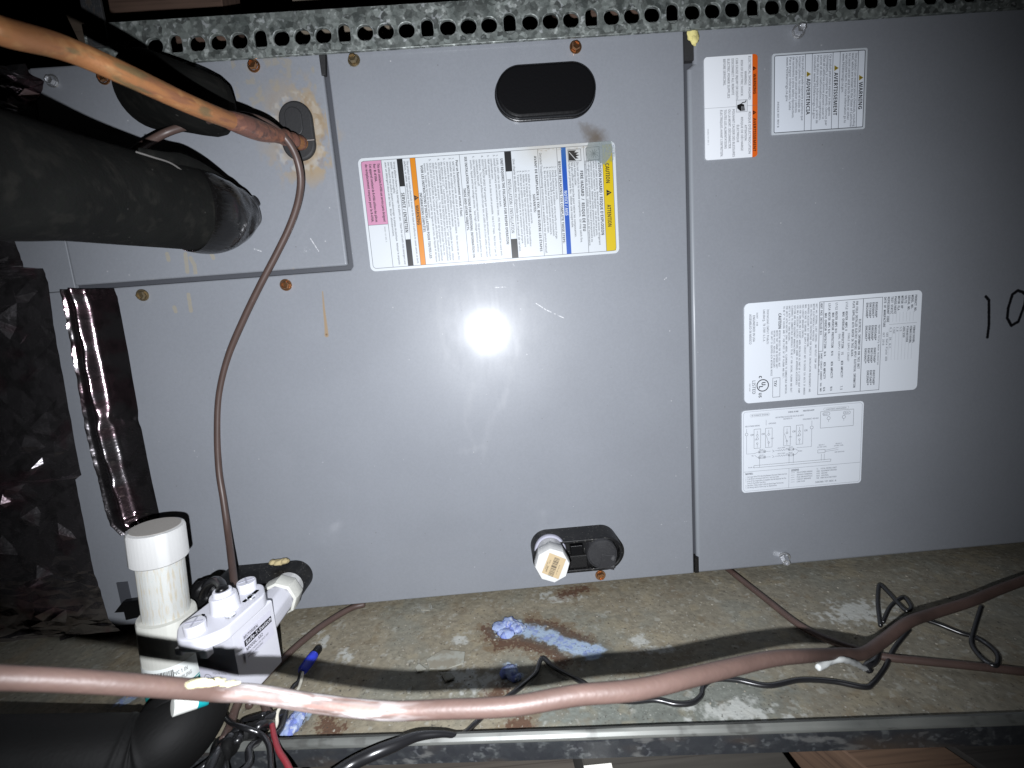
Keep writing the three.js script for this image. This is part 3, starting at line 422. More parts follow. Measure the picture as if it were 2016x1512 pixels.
// rating plate
sticker('rating_label', .2045, .3545, -.0893, -.0053, .004, true, 9, (k) => {
  const w = k.w, h = k.h, d = '#2e3036', o = { mono: 1, col: d }; k.r(0, 0, w, h, '#fbfdff');
  ['PRODUCT NO.', 'MODEL NO.', 'SERIAL NO.', 'VOLTS', 'MOTOR HP', 'MOTOR FLA', 'PHASE/HERTZ', 'TEST STATIC', 'REFRIGERANT CODE', 'DATE OF MANUFACTURE'].forEach((s, i) => k.t(s, 3.5, 6 + i * 2.9, 2.4, { ...o, mw: Math.min(25, s.length * 1.32), st: 1, b: 1 }));
  ['FEM4X1800BL', 'FEM4X1800BL', 'F184401098', '208/230', '1/3', '2.8', '1/60', '0.3   IN. W.C.', 'SEE Data Plate 400', 'OCT 2018'].forEach((s, i) => k.t(s, i > 7 ? 33 : 29, 6 + i * 2.9, 2.3, { ...o, mw: s.length * 1.35, st: 1, b: i < 4 }));
  for (let i = 0; i < 8; i++) { k.l(17, 6.6 + i * 2.9, 25, 6.6 + i * 2.9, .1, '#999'); k.l(30, 6.6 + i * 2.9, 57, 6.6 + i * 2.9, .1, '#999'); } k.l(26.6, 3, 26.6, 27, .15, '#777');
  k.b(3.5, 33.5, w - 6, 16.3, .3); k.b(3.5, 49.8, w - 6, 37, .3);
  k.t('Approved Factory Heater Accessories', 26, 36, 2.3, { ...o, mw: 34, st: 1 });
  [['EHK05AKN*', 'EHK08AHCF*', 'EHK10AKB*', 'EHK20AHB*'], ['EHK05AKB*', 'EHK08AKB*', 'EHK15AHN*', 'EHK25AHCF*'], ['EHK07AKN*', 'EHK10AKN*', 'EHK18AKB*', 'EHK30AHCF*'], ['EHK07AKB*', 'EHK15AKF*', 'EHK20AKF*', '']].forEach((col, i) => col.forEach((s, j) => k.t(s, 7 + i * 19, 39.4 + j * 2.6, 2.4, { ...o, mw: 13, b: 1 })));
  k.t('ELECTRICAL INFORMATION FOR THIS UNIT', 20, 53, 2.5, { ...o, mw: 42, st: 1, b: 1 }); k.t('FOR FIELD INSTALLED ELECTRIC HEATERS APPLY ELECTRICAL INFORMATION', 5, 56, 2.5, { ...o, mw: 73, st: 1, b: 1 }); k.t('PLATE SUPPLIED WITH HEATER IN THIS BLOCK.', 5, 58.8, 2.5, { ...o, mw: 47, st: 1, b: 1 });
  k.t('SINGLE SUPPLY CIRCUIT', 31, 62, 2.3, { ...o, mw: 24, st: 1 }); k.t('L1/L2 HEATER AMPS 0', 5, 64.6, 2.4, { ...o, mw: 24, b: 1 }); k.t('MAX OVERCUR PROTECTION  15', 13, 67.2, 2.4, { ...o, mw: 36, st: 1, b: 1 }); k.t('MIN AMPACITY      7.5', 54, 67.2, 2.4, { ...o, mw: 25, b: 1 });
  k.t('DUAL SUPPLY CIRCUIT', 31, 70, 2.3, { ...o, mw: 23 }); k.t('L1/L2 HEATER AMPS N/A', 5, 73.2, 2.4, { ...o, mw: 25, b: 1 }); k.t('MAX OVERCUR PROTECTION  N/A', 13, 76, 2.4, { ...o, mw: 36, st: 1, b: 1 }); k.t('MIN AMPACITY      N/A', 54, 76, 2.4, { ...o, mw: 25, b: 1 }); k.t('L3/L4 HEATER AMPS N/A', 5, 79.2, 2.4, { ...o, mw: 25, b: 1 }); k.t('MAX OVERCUR PROTECTION  N/A', 13, 82.2, 2.4, { ...o, mw: 36, b: 1 }); k.t('MIN AMPACITY      N/A', 54, 82.2, 2.4, { ...o, mw: 25, b: 1 });
  k.b(3.5, 83.2, 41, 3.6, .3); k.t('HEAT PACK INSTALLED N/A', 4.6, 86, 2.4, { ...o, mw: 26, b: 1 }); k.t('SHORT CIRCUIT CURRENT: 5kA RMS', 46, 84.9, 1.9, { ...o, mw: 33, b: 1 }); k.t('SYMMETRICAL, 230 V', 46, 86.6, 1.7, { ...o, mw: 22 });
  ['UNIT HAS INTERNAL LIMIT CONTROL. MAX OUTLET TEMP 200F', 'MOTOR ELECTRONICALLY PROTECTED', 'SEE INSTALLATION INSTRUCTIONS FOR SPECIFIC INSTALLATION REQUIREMENTS AND', 'APPROVED ACCESSORY KIT INFORMATION.', 'MAX. VOLTAGE TO GROUND OF SUPPLY CIRCUIT NOT TO EXCEED 120 VOLTS IF MARKED', 'HAS CIRCUIT BREAKER CONTROL.', 'USE FOR COOLING ONLY EXCEPT WHEN INSTALLED AS PART OF A LISTED HEAT PUMP', 'USE ONLY ACCESSORY ELECTRIC HEATERS SHOWN IN APPROVED ACCESSORIES', 'SECTION AND FROM EQUIPMENT MANUFACTURER.', 'CLEARANCE TO COMBUSTIBLE MATERIALS TO BE 0" FOR CASING, PLENUM AND DUCT', 'UNITS WITH 5 TO 10KW HEATERS.', 'FOR UNITS WITH HEATERS 20KW AND ABOVE, CLEARANCE TO COMBUSTIBLE MATERIAL', 'TO BE 0" TO CASING AND 1" FOR FIRST 36" OF PLENUM AND DUCT.'].forEach((s, i) => k.t(s, 4.5, 90 + i * 2.28, 2.1, { ...o, mw: Math.min(w - 8, s.length * 1.03), st: 1 }));
  k.t('CAUTION', 10, 121.4, 3.4, { b: 1, mw: 13, st: 1, col: d }); ['METERING DEVICE FOR THIS COIL MUST', 'MATCH THAT SHOWN ON OUTDOOR UNIT', 'RATING PLATE. REPLACE IF NECESSARY.', 'THIS UNIT IS EQUIPPED WITH METERING DEVICE'].forEach((s, i) => k.t(s, 24, 121 + i * 2.2, 2.1, { ...o, mw: [31, 32, 32, 38][i], st: 1 }));
  k.b(64, 119.6, 16.5, 6.2, .25); k.t('TXV', 66, 124.6, 3, { ...o, b: 1, mw: 6 });
  k.t('International Comfort Products', 6, 131.2, 2.6, { ...o, mw: 29, st: 1 }); k.t('Lewisburg, TN 37091 U.S.A.', 6, 134.4, 2.6, { ...o, mw: 27, st: 1 });
  k.t('342907 - 410B', 8, 140, 1.9, { ...o, mw: 11 }); k.t('ENGINEERED IN USA', 10, 143, 2.6, { mw: 22, st: 1, col: d }); k.t('ASSEMBLED IN MEXICO', 9, 146, 2.6, { mw: 25, st: 1, col: d });
  k.o(69.5, 134.4, 4.9, .75); k.t('U', 66.4, 135.4, 4.8, { b: 1 }); k.t('L', 69.6, 137.6, 4.8, { b: 1 }); k.t('c', 61, 137.8, 4.6, { b: 1 }); k.t('US', 75.6, 137.8, 3.5, { b: 1 }); k.t('LISTED', 64.5, 143.4, 3.6, { mw: 12, st: 1, col: d }); k.t('UNIT 68N0', 67, 146, 1.4, { mw: 7, col: '#777' });
}, 'white rating plate with rows of small electrical print', .0014);
// wiring diagram, print the right way up
sticker('wiring_label', .2022, .3084, -.1690, -.0955, .003, false, 10, (k) => {
  const w = k.w, h = k.h, g = '#62646c', t = (s, x, y, sz = 1.7, o = {}) => k.t(s, x, y, sz, { col: g, ...o }), l = (a, b, c, d) => k.l(a, b, c, d, .22, '#73757d');
  k.r(0, 0, w, h, '#fbfdff'); k.b(1.3, 1.3, w - 2.6, h - 2.6, .2, 2.4, '#8a8c94');
  k.b(7, 3.6, 17, 2.4, .15, 1.2, '#999'); t('1Ø SCHEMATIC DIAGRAM', 8, 5.4, 1.6, { mw: 15 }); t('3 KW & 10 KW', 40, 5, 1.8, { b: 1, mw: 9 }); t('HEATER ASSY', 53, 5, 1.8, { b: 1, mw: 10 });
  t('SEE RATING PLATE FOR VOLTS & HERTZ', 29, 8.8, 1.7, { mw: 25 }); t('SEE NOTE #1', 36, 10.6, 1.6, { mw: 8 });
  k.b(71, 3.4, 22, 2.2, .15, 1.1, '#999'); t('COMPONENT ARRANGEMENT', 73, 5.2, 1.5, { mw: 18 }); k.b(68.5, 6.4, 29, 14.5, .2); k.b(70.5, 7.4, 6, 2.6, .2, 1.2); k.b(88.5, 7.8, 6, 2.6, .2, 1.2); t('RELAY', 71, 9.3, 1.4); t('RELAY', 89.4, 9.7, 1.4); k.o(75.6, 12.6, 1.4); k.o(89, 12.6, 1.4); l(75.6, 14, 75.6, 16); l(89, 14, 89, 16);
  t('FIELD POWER WIRING', 2.6, 14.6, 1.6, { mw: 13 }); t('GROUND', 23, 13.6, 1.6); l(21, 9.5, 21, 14.4); t('DISCONNECT PER NEC', 53, 12.4, 1.6, { mw: 14 });
  l(4, 16, 4, 19.6); k.o(4, 21, 1.2); l(4, 22.3, 4, 38.5); l(4, 38.5, 11, 38.5); l(61, 13.6, 61, 18); k.o(61, 19.6, 1.3); l(61, 21, 61, 36.6); l(61, 36.6, 48, 36.6);
  for (const [x, y, sw] of [[10.5, 17, 0], [20.5, 17, 1], [36.5, 17, 1], [47.5, 16.6, 0]]) { k.b(x, y, 5.8, 17, .2); l(x + 2.8, y + 1.6, x + 2.8, y + 4.6); k.o(x + 2.8, y + 5.6, .8); if (sw) { l(x + .6, y + 6, x + 2.6, y + 12.6); t('DISC', x + 4.6, y + 9.8, 1.3); } else { k.o(x + 2.8, y + 8.6, 1); t('CB', x + .5, y + 9.8, 1.3); } k.o(x + 2.8, y + 12.8, .7); l(x + 2.8, y + 13.6, x + 2.8, y + 16.4); }
  for (const x of [7.3, 17, 44, 54.4]) t('OR', x, 22.6, 2.2);
  for (const y of [37.6, 42.6]) { l(14, y, 25, y); k.o(15.4, y, .6); k.o(19.6, y, .6); k.b(14.6, y - 1.1, 6, 2, .15); t('RELAY 1', 15.2, y - 1.6, 1.3); l(26.6, y - 1, 28, y); l(26.6, y + 1.2, 28.4, y + .2); l(29, y, 31.6, y); for (let i = 0; i < 6; i++) { l(31.6 + i, y - (i % 2 ? .6 : -.6), 32.6 + i, y + (i % 2 ? .6 : -.6)); } t('HEAT STRIP', 31.2, y - 1.6, 1.3); l(37.6, y, 47, y); t('BLK', 38.4, y - .7, 1.3); k.b(41, y - 1.1, 4.4, 2, .15); k.o(41.4, y, .6); k.o(45.2, y, .6); t('RELAY', 41, y - 1.7, 1.3); }
  l(11, 38.5, 14, 37.6); l(11, 40, 14, 42.6); l(47, 37.6, 50, 39.6); l(47, 42.6, 50, 39.6); t('RED', 50.4, 40.3, 1.4); t('YEL', 8.2, 41, 1.4);
  l(15.4, 43.6, 15.4, 51); l(41.4, 43.6, 41.4, 50); l(45.2, 43.6, 45.2, 50); k.b(10.5, 49.4, 68, 2, .2); t('PLUG 2', 5.4, 51.4, 1.5); l(70, 44, 70, 50); l(72.6, 44, 72.6, 50); t('RELAY 1', 67.4, 36.4, 1.5); t('24 VAC COIL', 66.2, 38.2, 1.5); k.b(66.8, 40.2, 6.4, 2.8, .2); l(73.2, 41, 85, 39.6); l(73.2, 42.2, 85, 41.4); t('RELAY 2', 82.4, 36.4, 1.5); t('24 VAC COIL', 81, 38.2, 1.5); t('SEE NOTE #4', 81.6, 44, 1.5);
  k.l(1.3, 54.6, w - 1.3, 54.6, .2, '#73757d'); k.l(41.5, 54.6, 41.5, h - 1.3, .2, '#73757d');
  k.t('NOTES:', 2.8, 57.4, 2.4, { b: 1, col: '#4a4c54', mw: 7 }); ['1.  Use Copper Wire (75°C Min) Only Between Disconnect Switch And Unit.', '2.  To Be Wired In Accordance With N.E.C. And Local Codes.', '3.  If Any Of The Original Wire, As Supplied, Must Be Replaced, Use The', '     Same Or Equivalent Type Wire.', '4.  Red Wire / White Stripe To W2 On Multi-Stage Thermostat.', '5.  See Wiring Label In Trailer Only, For Replacement.'].forEach((s, i) => t(s, 3, 60 + i * 1.95, 1.55, { mw: [37, 30, 36, 18, 34, 28][i], st: 1 }));
  k.t('LEGEND', 43.4, 57.2, 2.2, { b: 1, col: '#4a4c54', mw: 7 }); k.l(43.4, 57.6, 50.4, 57.6, .15); ['FIELD POWER WIRING', 'MARKED TERMINAL', 'PLUG AND RECEPTACLE', 'CIRCUIT BREAKER', 'LINE FUSE'].forEach((s, i) => { t(s, 48.5, 59.6 + i * 2.1, 1.6, { mw: 14 }); l(43.2, 59 + i * 2.1, 46.6, 59 + i * 2.1); });
  ['TL     TOTAL RISING LIMIT', 'GND   EQUIPMENT GROUND', 'HTR   HEATER', 'NEU   NEUTRAL', 'TDR   TIME DELAY RECTIFIER'].forEach((s, i) => t(s, 66, 58 + i * 2.1, 1.6, { mw: 18 })); t('344386-101 REV. A', 65, 70.2, 2.2, { mw: 19, st: 1 });
}, 'white wiring diagram label below the rating plate', .0014);

// ---------------------------------------------------------------- slotted steel angle above the unit
{
  const z = .0045, yb = P(1008, 80.5, z).y, yt = P(504, 25.5, z).y, xl = P(162, 60, z).x, xr = .95;
  const t = thing('slotted_angle', 'galvanised steel angle with a row of oval holes along the top of the air handler', 'slotted angle', V(.2, yb, .003));
  const s = new THREE.Shape(); s.moveTo(xl, yb); s.lineTo(xr, yb); s.lineTo(xr, yt); s.lineTo(xl, yt); s.closePath();
  const h0 = P(304, 90, z), h1 = P(1443, 19, z), step = (h1.x - h0.x) / 28, yh = (h0.y + h1.y) / 2;
  for (let i = -1; h0.x + i * step < xr - .02; i++) {
    const vert = ((i - 1) % 4 + 4) % 4 === 0, x = h0.x + i * step; if (i > 4 && ((i - 5) % 4) !== 0 && false) continue;
    const v = vert ? stadium(x, yh, .0090, .0138) : stadium(x, yh, .0118, .0104); s.holes.push(new THREE.Path(v.getPoints(8)));
  }
  part(t, 'slotted_leg', plate(s, z, .0026, .0005, 2, 8), M.galv);
  part(t, 'flat_leg', box(xl, xr, TOP + .0004, TOP + .003, -.035, z - .0028), M.galv);
  const pl = P(164, 40, z + .003).x, prr = P(204, 40, z + .003).x;
  part(t, 'upright_strut', box(pl, prr, yb + .012, yb + .25, z + .0004, z + .003, .0005), M.galvDark, 'galvanised upright strap bolted to the left end of the angle');
}
// boards of the framing behind and above
{
  const zb = -.055;
  const B = [[196, 196, 276, M.wood, 'dark brown board end, leftmost above the slotted angle', -.12], [297, 285, 436, M.woodRed, 'brown board above the slotted angle, right of the leftmost one', -.13], [590, 590, 760, M.woodLight, 'pale board showing above the middle left of the slotted angle', -.15], [1108, 1108, 1262, M.woodRed, 'reddish board seen only through the holes of the slotted angle', -.14]];
  for (const [xa, xa2, xb, mat, label, z] of B) {
    const a = P(xa, 30, z), c = P(xb, 30, z), s = new THREE.Shape(); const y0 = .215, y1 = .62, k = (xa2 - xa) * .0006;
    s.moveTo(a.x, y0); s.lineTo(c.x, y0); s.lineTo(c.x + (xa < 200 ? -.16 : .01), y1); s.lineTo(a.x + (xa === 297 ? -.2 : -.02), y1); s.closePath();
    const t = thing('framing_board', label, 'wood board', V((a.x + c.x) / 2, y0, z)); part(t, 'board', plate(s, z, .038, .001), mat);
  }
}

// ---------------------------------------------------------------- drain pan
const LIPY = -.2368, lipA = PY(529, 1460, LIPY), lipB = PY(2016, 1409, LIPY);
const deposits = [[[[988, 1240], [1000, 1226], [1022, 1238], [1052, 1243], [1090, 1256], [1128, 1272], [1168, 1283]], [6.5, 8.5], .92], [[[1003, 1318], [1010, 1332]], [6, 6], .8], [[[570, 1432], [586, 1412]], [6, 7], .9], [[[240, 1382], [262, 1370]], [6, 5], .7]].map(([l, r, s]) => [l.map((q) => { const p = PY(...q, FLOOR); return [p.x * 1000, p.z * 1000]; }), r, s]);
const fl = (px, py) => { const p = PY(px, py, FLOOR); return [p.x * 1000, p.z * 1000]; };
const whites = [[1105, 1178, 15, 6], [1075, 1170, 8, 3], [838, 1196, 5, 5], [1250, 1262, 8, 7], [1290, 1278, 16, 4], [640, 1260, 5, 7], [680, 1290, 6, 8], [905, 1330, 12, 9], [1440, 1405, 22, 9], [1690, 1205, 26, 12], [905, 1262, 7, 6], [620, 1245, 8, 3], [960, 1345, 22, 10], [1130, 1285, 10, 5], [1560, 1425, 10, 5]].map(([x, y, a, b]) => [...fl(x, y), a, b]);
const rusts = [[[960, 1240], [975, 1262]], [[1045, 1225], [1085, 1232], [1120, 1250], [1150, 1262]], [[985, 1270], [1030, 1262], [1090, 1285], [1108, 1300]], [[1110, 1170], [1150, 1160]], [[1010, 1435], [1030, 1425]], [[640, 1420], [660, 1440]], [[990, 1355], [975, 1368]]].map((l) => l.map((q) => fl(...q)));
const gz = fl(1330, 1395);
function floorCol(x, z) {
  const n = fbm(x / 45, z / 45, 4, 201), f = fbm(x / 3, z / 3, 4, 203), g = fbm(x / 12 + 4, z / 12, 4, 205);
  const k = .72 + .5 * (f - .5) + .35 * n, c = [.222 * k, .196 * k, .142 * k];
  mix3(c, [.115 * k * 1.2, .13 * k * 1.2, .118 * k * 1.2], Math.max(sm(.42, .66, n * .6 + .5 * f * .4 + .55 * (1 - Math.hypot((x - gz[0]) / 120, (z - gz[1]) / 34))), .5 * sm(.5, .7, n)) * .85);
  if (x > 40) mix3(c, [.15 * k, .145 * k, .12 * k], .45 * sm(60, 220, x));
  mix3(c, [.27, .225, .14], sm(.55, .8, g) * .3); mix3(c, [.13, .095, .055], sm(.6, .8, fbm(x / 8, z / 8, 4, 207)) * .4);
  mix3(c, [.40, .41, .38], sm(.66, .8, fbm(x / 5, z / 5, 4, 209)) * .28);
  for (const [cx, cz, a, b] of whites) { const d = Math.hypot((x - cx) / a, (z - cz) / b); if (d < 1.6) mix3(c, [.40, .41, .385], sm(.40, .74, fbm(x / 4, z / 4, 4, 211) + .38 * (1 - d)) * .75); }
  for (const l of rusts) { const d = lineDist(x, z, l)[0]; if (d < 24) { mix3(c, [.14, .10, .058], sm(.42, .70, fbm(x / 5, z / 5, 4, 213) + .45 * (1 - d / 11)) * .65); mix3(c, [.075, .034, .018], sm(.5, .66, fbm(x / 1.8, z / 1.8, 4, 215) + .4 * (1 - d / 6)) * .85); } }
  for (const [l, r, s] of deposits) { const [d, t] = lineDist(x, z, l); const w = r[0] + (r[1] - r[0]) * t; if (d < w * 2.4) { const e = fbm(x / 4, z / 4, 4, 217); mix3(c, [.07, .07, .06], sm(w * 2.2, w * .8, d + 8 * (e - .5)) * .6); mix3(c, [.29, .37, .47], sm(w * 1.1, w * .6, d + 9 * (e - .5)) * s); mix3(c, [.17, .22, .42], sm(.5, .72, fbm(x / 3, z / 3, 3, 219) + .12 * (1 - t)) * sm(w, w * .4, d) * .8); } }
  mix3(c, [.035, .03, .025], sm(.80, .86, fbm(x * .8, z * .8, 2, 11) + .06 * (g - .5)) * .8); mix3(c, [.42, .42, .39], sm(.82, .87, fbm(x * .9 + 50, z * .9, 2, 12)) * .6);
  return c;
}
{
  const t = thing('drain_pan', 'stained galvanised drain pan with rust and mineral scale under the air handler', 'drain pan', V(.1, FLOOR - .002, .05));
  const dx = lipB.x - lipA.x, dz = lipB.z - lipA.z, at = (x, off = 0) => lipA.z + (x - lipA.x) / dx * dz + off, x0 = -.62, x1 = .95;
  // floor sheet, gently buckled
  const nx = 150, nz = 60, pos = [], uv = [], idx = [];
  for (let j = 0; j <= nz; j++) for (let i = 0; i <= nx; i++) {
    const x = x0 + (x1 - x0) * i / nx, zf = at(x, -.0015), z = -.53 + (zf + .53) * (1 - (1 - j / nz) ** 1.8);
    pos.push(x, FLOOR + .0018 * (fbm(x * 14, z * 18, 3, 221) - .5), z); uv.push(x, z);
  }
  for (let j = 0; j < nz; j++) for (let i = 0; i < nx; i++) { const a = j * (nx + 1) + i, b = a + nx + 1; idx.push(a, b, a + 1, b, b + 1, a + 1); }
  const g = new THREE.BufferGeometry(); g.setAttribute('position', new THREE.Float32BufferAttribute(pos, 3)); g.setAttribute('uv', new THREE.Float32BufferAttribute(uv, 2)); g.setIndex(idx); g.computeVertexNormals();
  const fmap = colorTex(-420, -40, 900, 240, 2.2, floorCol); fmap.wrapS = fmap.wrapT = THREE.MirroredRepeatWrapping;
  const frough = grayTex(0, 0, 200, 200, 3, (x, y) => .78 + .25 * (fbm(x / 7, y / 7, 4, 223) - .5), true), fb = grayTex(0, 0, 120, 120, 5, (x, y) => fbm(x / 2.5, y / 2.5, 5, 225), true);
  part(t, 'pan_floor', g, std({ map: fmap, roughness: 1, roughnessMap: frough, metalness: .0, bumpMap: fb, bumpScale: .00035 }), 'stained pan floor with rust spots and blue-white scale');
  // front wall and rolled rim follow the skewed front edge
  const dir = V(dx, 0, dz).normalize(), nrm = V(-dir.z, 0, dir.x), len = (x1 - x0) / dir.x;
  const beam = (prof, u) => { const s = new THREE.Shape(prof.map((p) => new THREE.Vector2(...p))); const e = new THREE.ExtrudeGeometry(s, { depth: len, steps: 60, bevelEnabled: false }); const a = V(x0, 0, at(x0)); const m = new THREE.Matrix4().makeBasis(nrm, V(0, 1, 0), dir.clone()); e.applyMatrix4(m).translate(a.x, 0, a.z); const p = e.attributes.position, q = e.attributes.uv; for (let i = 0; i < p.count; i++) { q.setXY(i, p.getX(i), p.getY(i) * 1 + p.getZ(i) * .7); p.setY(i, p.getY(i) + .0009 * (fbm(p.getX(i) * 16, 3, 3, 227) - .5)); } return toCreasedNormals(e, .6); };
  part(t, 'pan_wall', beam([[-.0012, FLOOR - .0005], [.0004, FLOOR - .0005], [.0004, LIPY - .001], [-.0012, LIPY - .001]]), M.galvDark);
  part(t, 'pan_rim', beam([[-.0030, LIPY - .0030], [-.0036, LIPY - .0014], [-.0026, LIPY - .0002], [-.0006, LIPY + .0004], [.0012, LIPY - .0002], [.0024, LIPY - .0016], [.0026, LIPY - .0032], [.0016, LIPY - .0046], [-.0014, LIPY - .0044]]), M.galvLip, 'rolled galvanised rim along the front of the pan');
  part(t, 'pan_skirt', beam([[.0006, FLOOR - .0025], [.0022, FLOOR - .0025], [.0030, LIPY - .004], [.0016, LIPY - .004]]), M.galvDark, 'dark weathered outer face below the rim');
}
// chunks of mineral scale
{
  const c = colorTex(0, 0, 40, 40, 8, (x, y) => { const k = [.24, .30, .47]; mix3(k, [.09, .12, .36], sm(.4, .7, fbm(x / 3, y / 3, 4, 231)) * .8); mix3(k, [.44, .47, .52], sm(.6, .75, fbm(x / 2, y / 2, 4, 233)) * .7); return k; }, true);
  const mat = std({ map: c, roughness: .85, bumpMap: peel, bumpScale: .0008 });
  const mk = (list, label) => { const gs = list.map(([px, py, rx, ry, rz, s]) => { const p = PY(px, py, FLOOR); return lump(V(p.x, FLOOR + ry * .4, p.z), rx, ry, rz, .5, s); }); const g = mergeGeometries(gs); const p = g.attributes.position, uv = []; for (let i = 0; i < p.count; i++) uv.push(p.getX(i) + p.getY(i) * .4, p.getZ(i) + p.getY(i) * .6); g.setAttribute('uv', new THREE.Float32BufferAttribute(uv, 2)); solo('mineral_scale', g, mat, label, 'mineral deposit'); };
  mk([[986, 1236, .0065, .0026, .007, 1], [1003, 1231, .0065, .0036, .006, 2], [1019, 1240, .0062, .0034, .0055, 3], [997, 1248, .006, .002, .005, 4]], 'bright blue chunk of mineral scale in the middle of the pan floor');
  mk([[1003, 1326, .006, .003, .006, 7], [1013, 1336, .0045, .0022, .004, 8]], 'small pale blue scale patch half under the shadow of the cable');
  mk([[574, 1434, .006, .0032, .007, 9], [586, 1418, .005, .0034, .007, 10], [592, 1408, .004, .002, .004, 11]], 'violet blue mineral scale beside the wire bundle at the front of the pan');
}
// flakes of paint and plaster lying in the pan
{
  const fm = std({ map: colorTex(0, 0, 60, 60, 4, (x, y) => { const c = [.25, .25, .215]; mix3(c, [.17, .15, .11], sm(.4, .7, fbm(x / 6, y / 6, 4, 371)) * .8); return c; }, true), roughness: .9 });
  for (const [pts, label] of [[[[841, 1300], [872, 1281], [915, 1285], [912, 1307], [880, 1318], [846, 1318]], 'largest pale paint flake lying flat left of the blue scale'], [[[818, 1316], [825, 1308], [838, 1318], [822, 1322]], 'small pale paint flake touching the largest flake on its left'], [[[868, 1328], [888, 1327], [895, 1336], [878, 1342]], 'small pale flake in the cable shadow below the largest flake'], [[[826, 1190], [848, 1189], [846, 1203], [830, 1202]], 'grey white flake near the bottom edge of the coil panel'], [[[800, 1360], [812, 1352], [808, 1366], [803, 1366]], 'thin pale sliver close to the thick brown cable']]) {
    const q = pts.map((p) => PY(...p, FLOOR + .001)), s = new THREE.Shape(q.map((p) => new THREE.Vector2(p.x, -p.z)));
    const g = new THREE.ExtrudeGeometry(s, { depth: .0006, bevelEnabled: true, bevelThickness: .0002, bevelSize: .0003, bevelSegments: 1 }).rotateX(-Math.PI / 2).translate(0, FLOOR + .0011, 0);
    solo('paint_flake', g, fm, label, 'paint flake');
  }
  const gs = []; for (let i = 0; i < 260; i++) { const x = rr(-.3, .42), z = rr(.005, .13), r = rr(.0004, .0012); const g = new THREE.IcosahedronGeometry(r, 0).deleteAttribute('uv'); g.scale(1, .5, rr(.6, 1.3)).rotateY(rr(0, 6)).translate(x, FLOOR + r * .3, z); gs.push(g); }
  const cr = solo('floor_grit', mergeGeometries(gs), std({ color: rgb(.24, .22, .18), roughness: .9 })); cr.userData.kind = 'stuff'; cr.userData.label = 'fine grit scattered over the pan floor';
}
// timber and subfloor below the pan
{
  const zf = PY(1300, 1500, -.29).z;
  struct('subfloor', box(-1.2, 1.4, -.40, -.345, -.6, .9), std({ map: woodTex(.10, .085, .07, 241), roughness: .95 }), 'dark wood decking under the drain pan');
  const y0 = -.262;
  const mk = (a, b, mat, label, sk) => { const p0 = PY(...a, y0), p1 = PY(...b, y0), s = new THREE.Shape([new THREE.Vector2(p0.x, -.05), new THREE.Vector2(p1.x, -.05), new THREE.Vector2(p1.x + sk, -.36), new THREE.Vector2(p0.x + sk, -.36)]); const g = new THREE.ExtrudeGeometry(s, { depth: .036, bevelEnabled: true, bevelThickness: .001, bevelSize: .001, bevelSegments: 1 }).rotateX(-Math.PI / 2).translate(0, y0 - .037, 0); solo('floor_board', g, mat, label, 'wood board'); };
  mk([1130, 1500], [1528, 1500], std({ map: woodTex(.04, .036, .03, 251), roughness: .9 }), 'grey brown board under the middle of the pan front', .02);
  mk([1536, 1500], [1732, 1500], std({ map: woodTex(.12, .072, .045, 261), roughness: .9 }), 'warm tan board under the right part of the pan front', .12);
  mk([1752, 1500], [2110, 1500], std({ map: woodTex(.03, .027, .024, 271), roughness: .9 }), 'dull board at the far right below the pan', .12);
  const p = PY(1150, 1511, y0 + .002), q = PY(1206, 1511, y0 + .002); solo('paper_scrap', box(p.x, q.x, y0 + .0005, y0 + .0015, p.z - .0015, p.z + .03), std({ color: rgb(.75, .73, .66), roughness: .8 }), 'white paper scrap at the bottom edge below the pan', 'paper scrap');
}

// ---------------------------------------------------------------- foil facing on the left
function creased(left, right, n, m, z, amp, s) {          // crumpled foil: flat facets between sharp creases
  const at = (pl, t) => { const L = pl.length - 1, i = Math.min(L - 1, Math.floor(t * L)), f = t * L - i; return pl[i].clone().lerp(pl[i + 1], f); };
  const pos = [], uv = [], idx = [];
  for (let j = 0; j <= m; j++) for (let i = 0; i <= n; i++) {
    const inner = i < n, t = Math.min(1, Math.max(0, (j + (inner ? .7 * (hash(i, j, s) - .5) : 0)) / m)), u = inner ? Math.max(0, (i + .7 * (hash(i, j, s + 1) - .5)) / n) : 1, p = at(left, t).lerp(at(right, t), u);
    const h = hash(i, j, s + 2), big = hash(i, j, s + 3) > .88 ? 2.8 : .5; p.z += z + amp * (inner ? big * h : .3 * h); pos.push(p.x, p.y, p.z); uv.push(p.x, p.y);
  }
  for (let j = 0; j < m; j++) for (let i = 0; i < n; i++) { const a = j * (n + 1) + i, b = a + n + 1; hash(i, j, s + 7) > .5 ? idx.push(a, b, a + 1, b, b + 1, a + 1) : idx.push(a, b + 1, a + 1, a, b, b + 1); }
  const g = new THREE.BufferGeometry(); g.setAttribute('position', new THREE.Float32BufferAttribute(pos, 3)); g.setAttribute('uv', new THREE.Float32BufferAttribute(uv, 2)); g.setIndex(idx); const f = g.toNonIndexed(); f.computeVertexNormals(); return f;
}
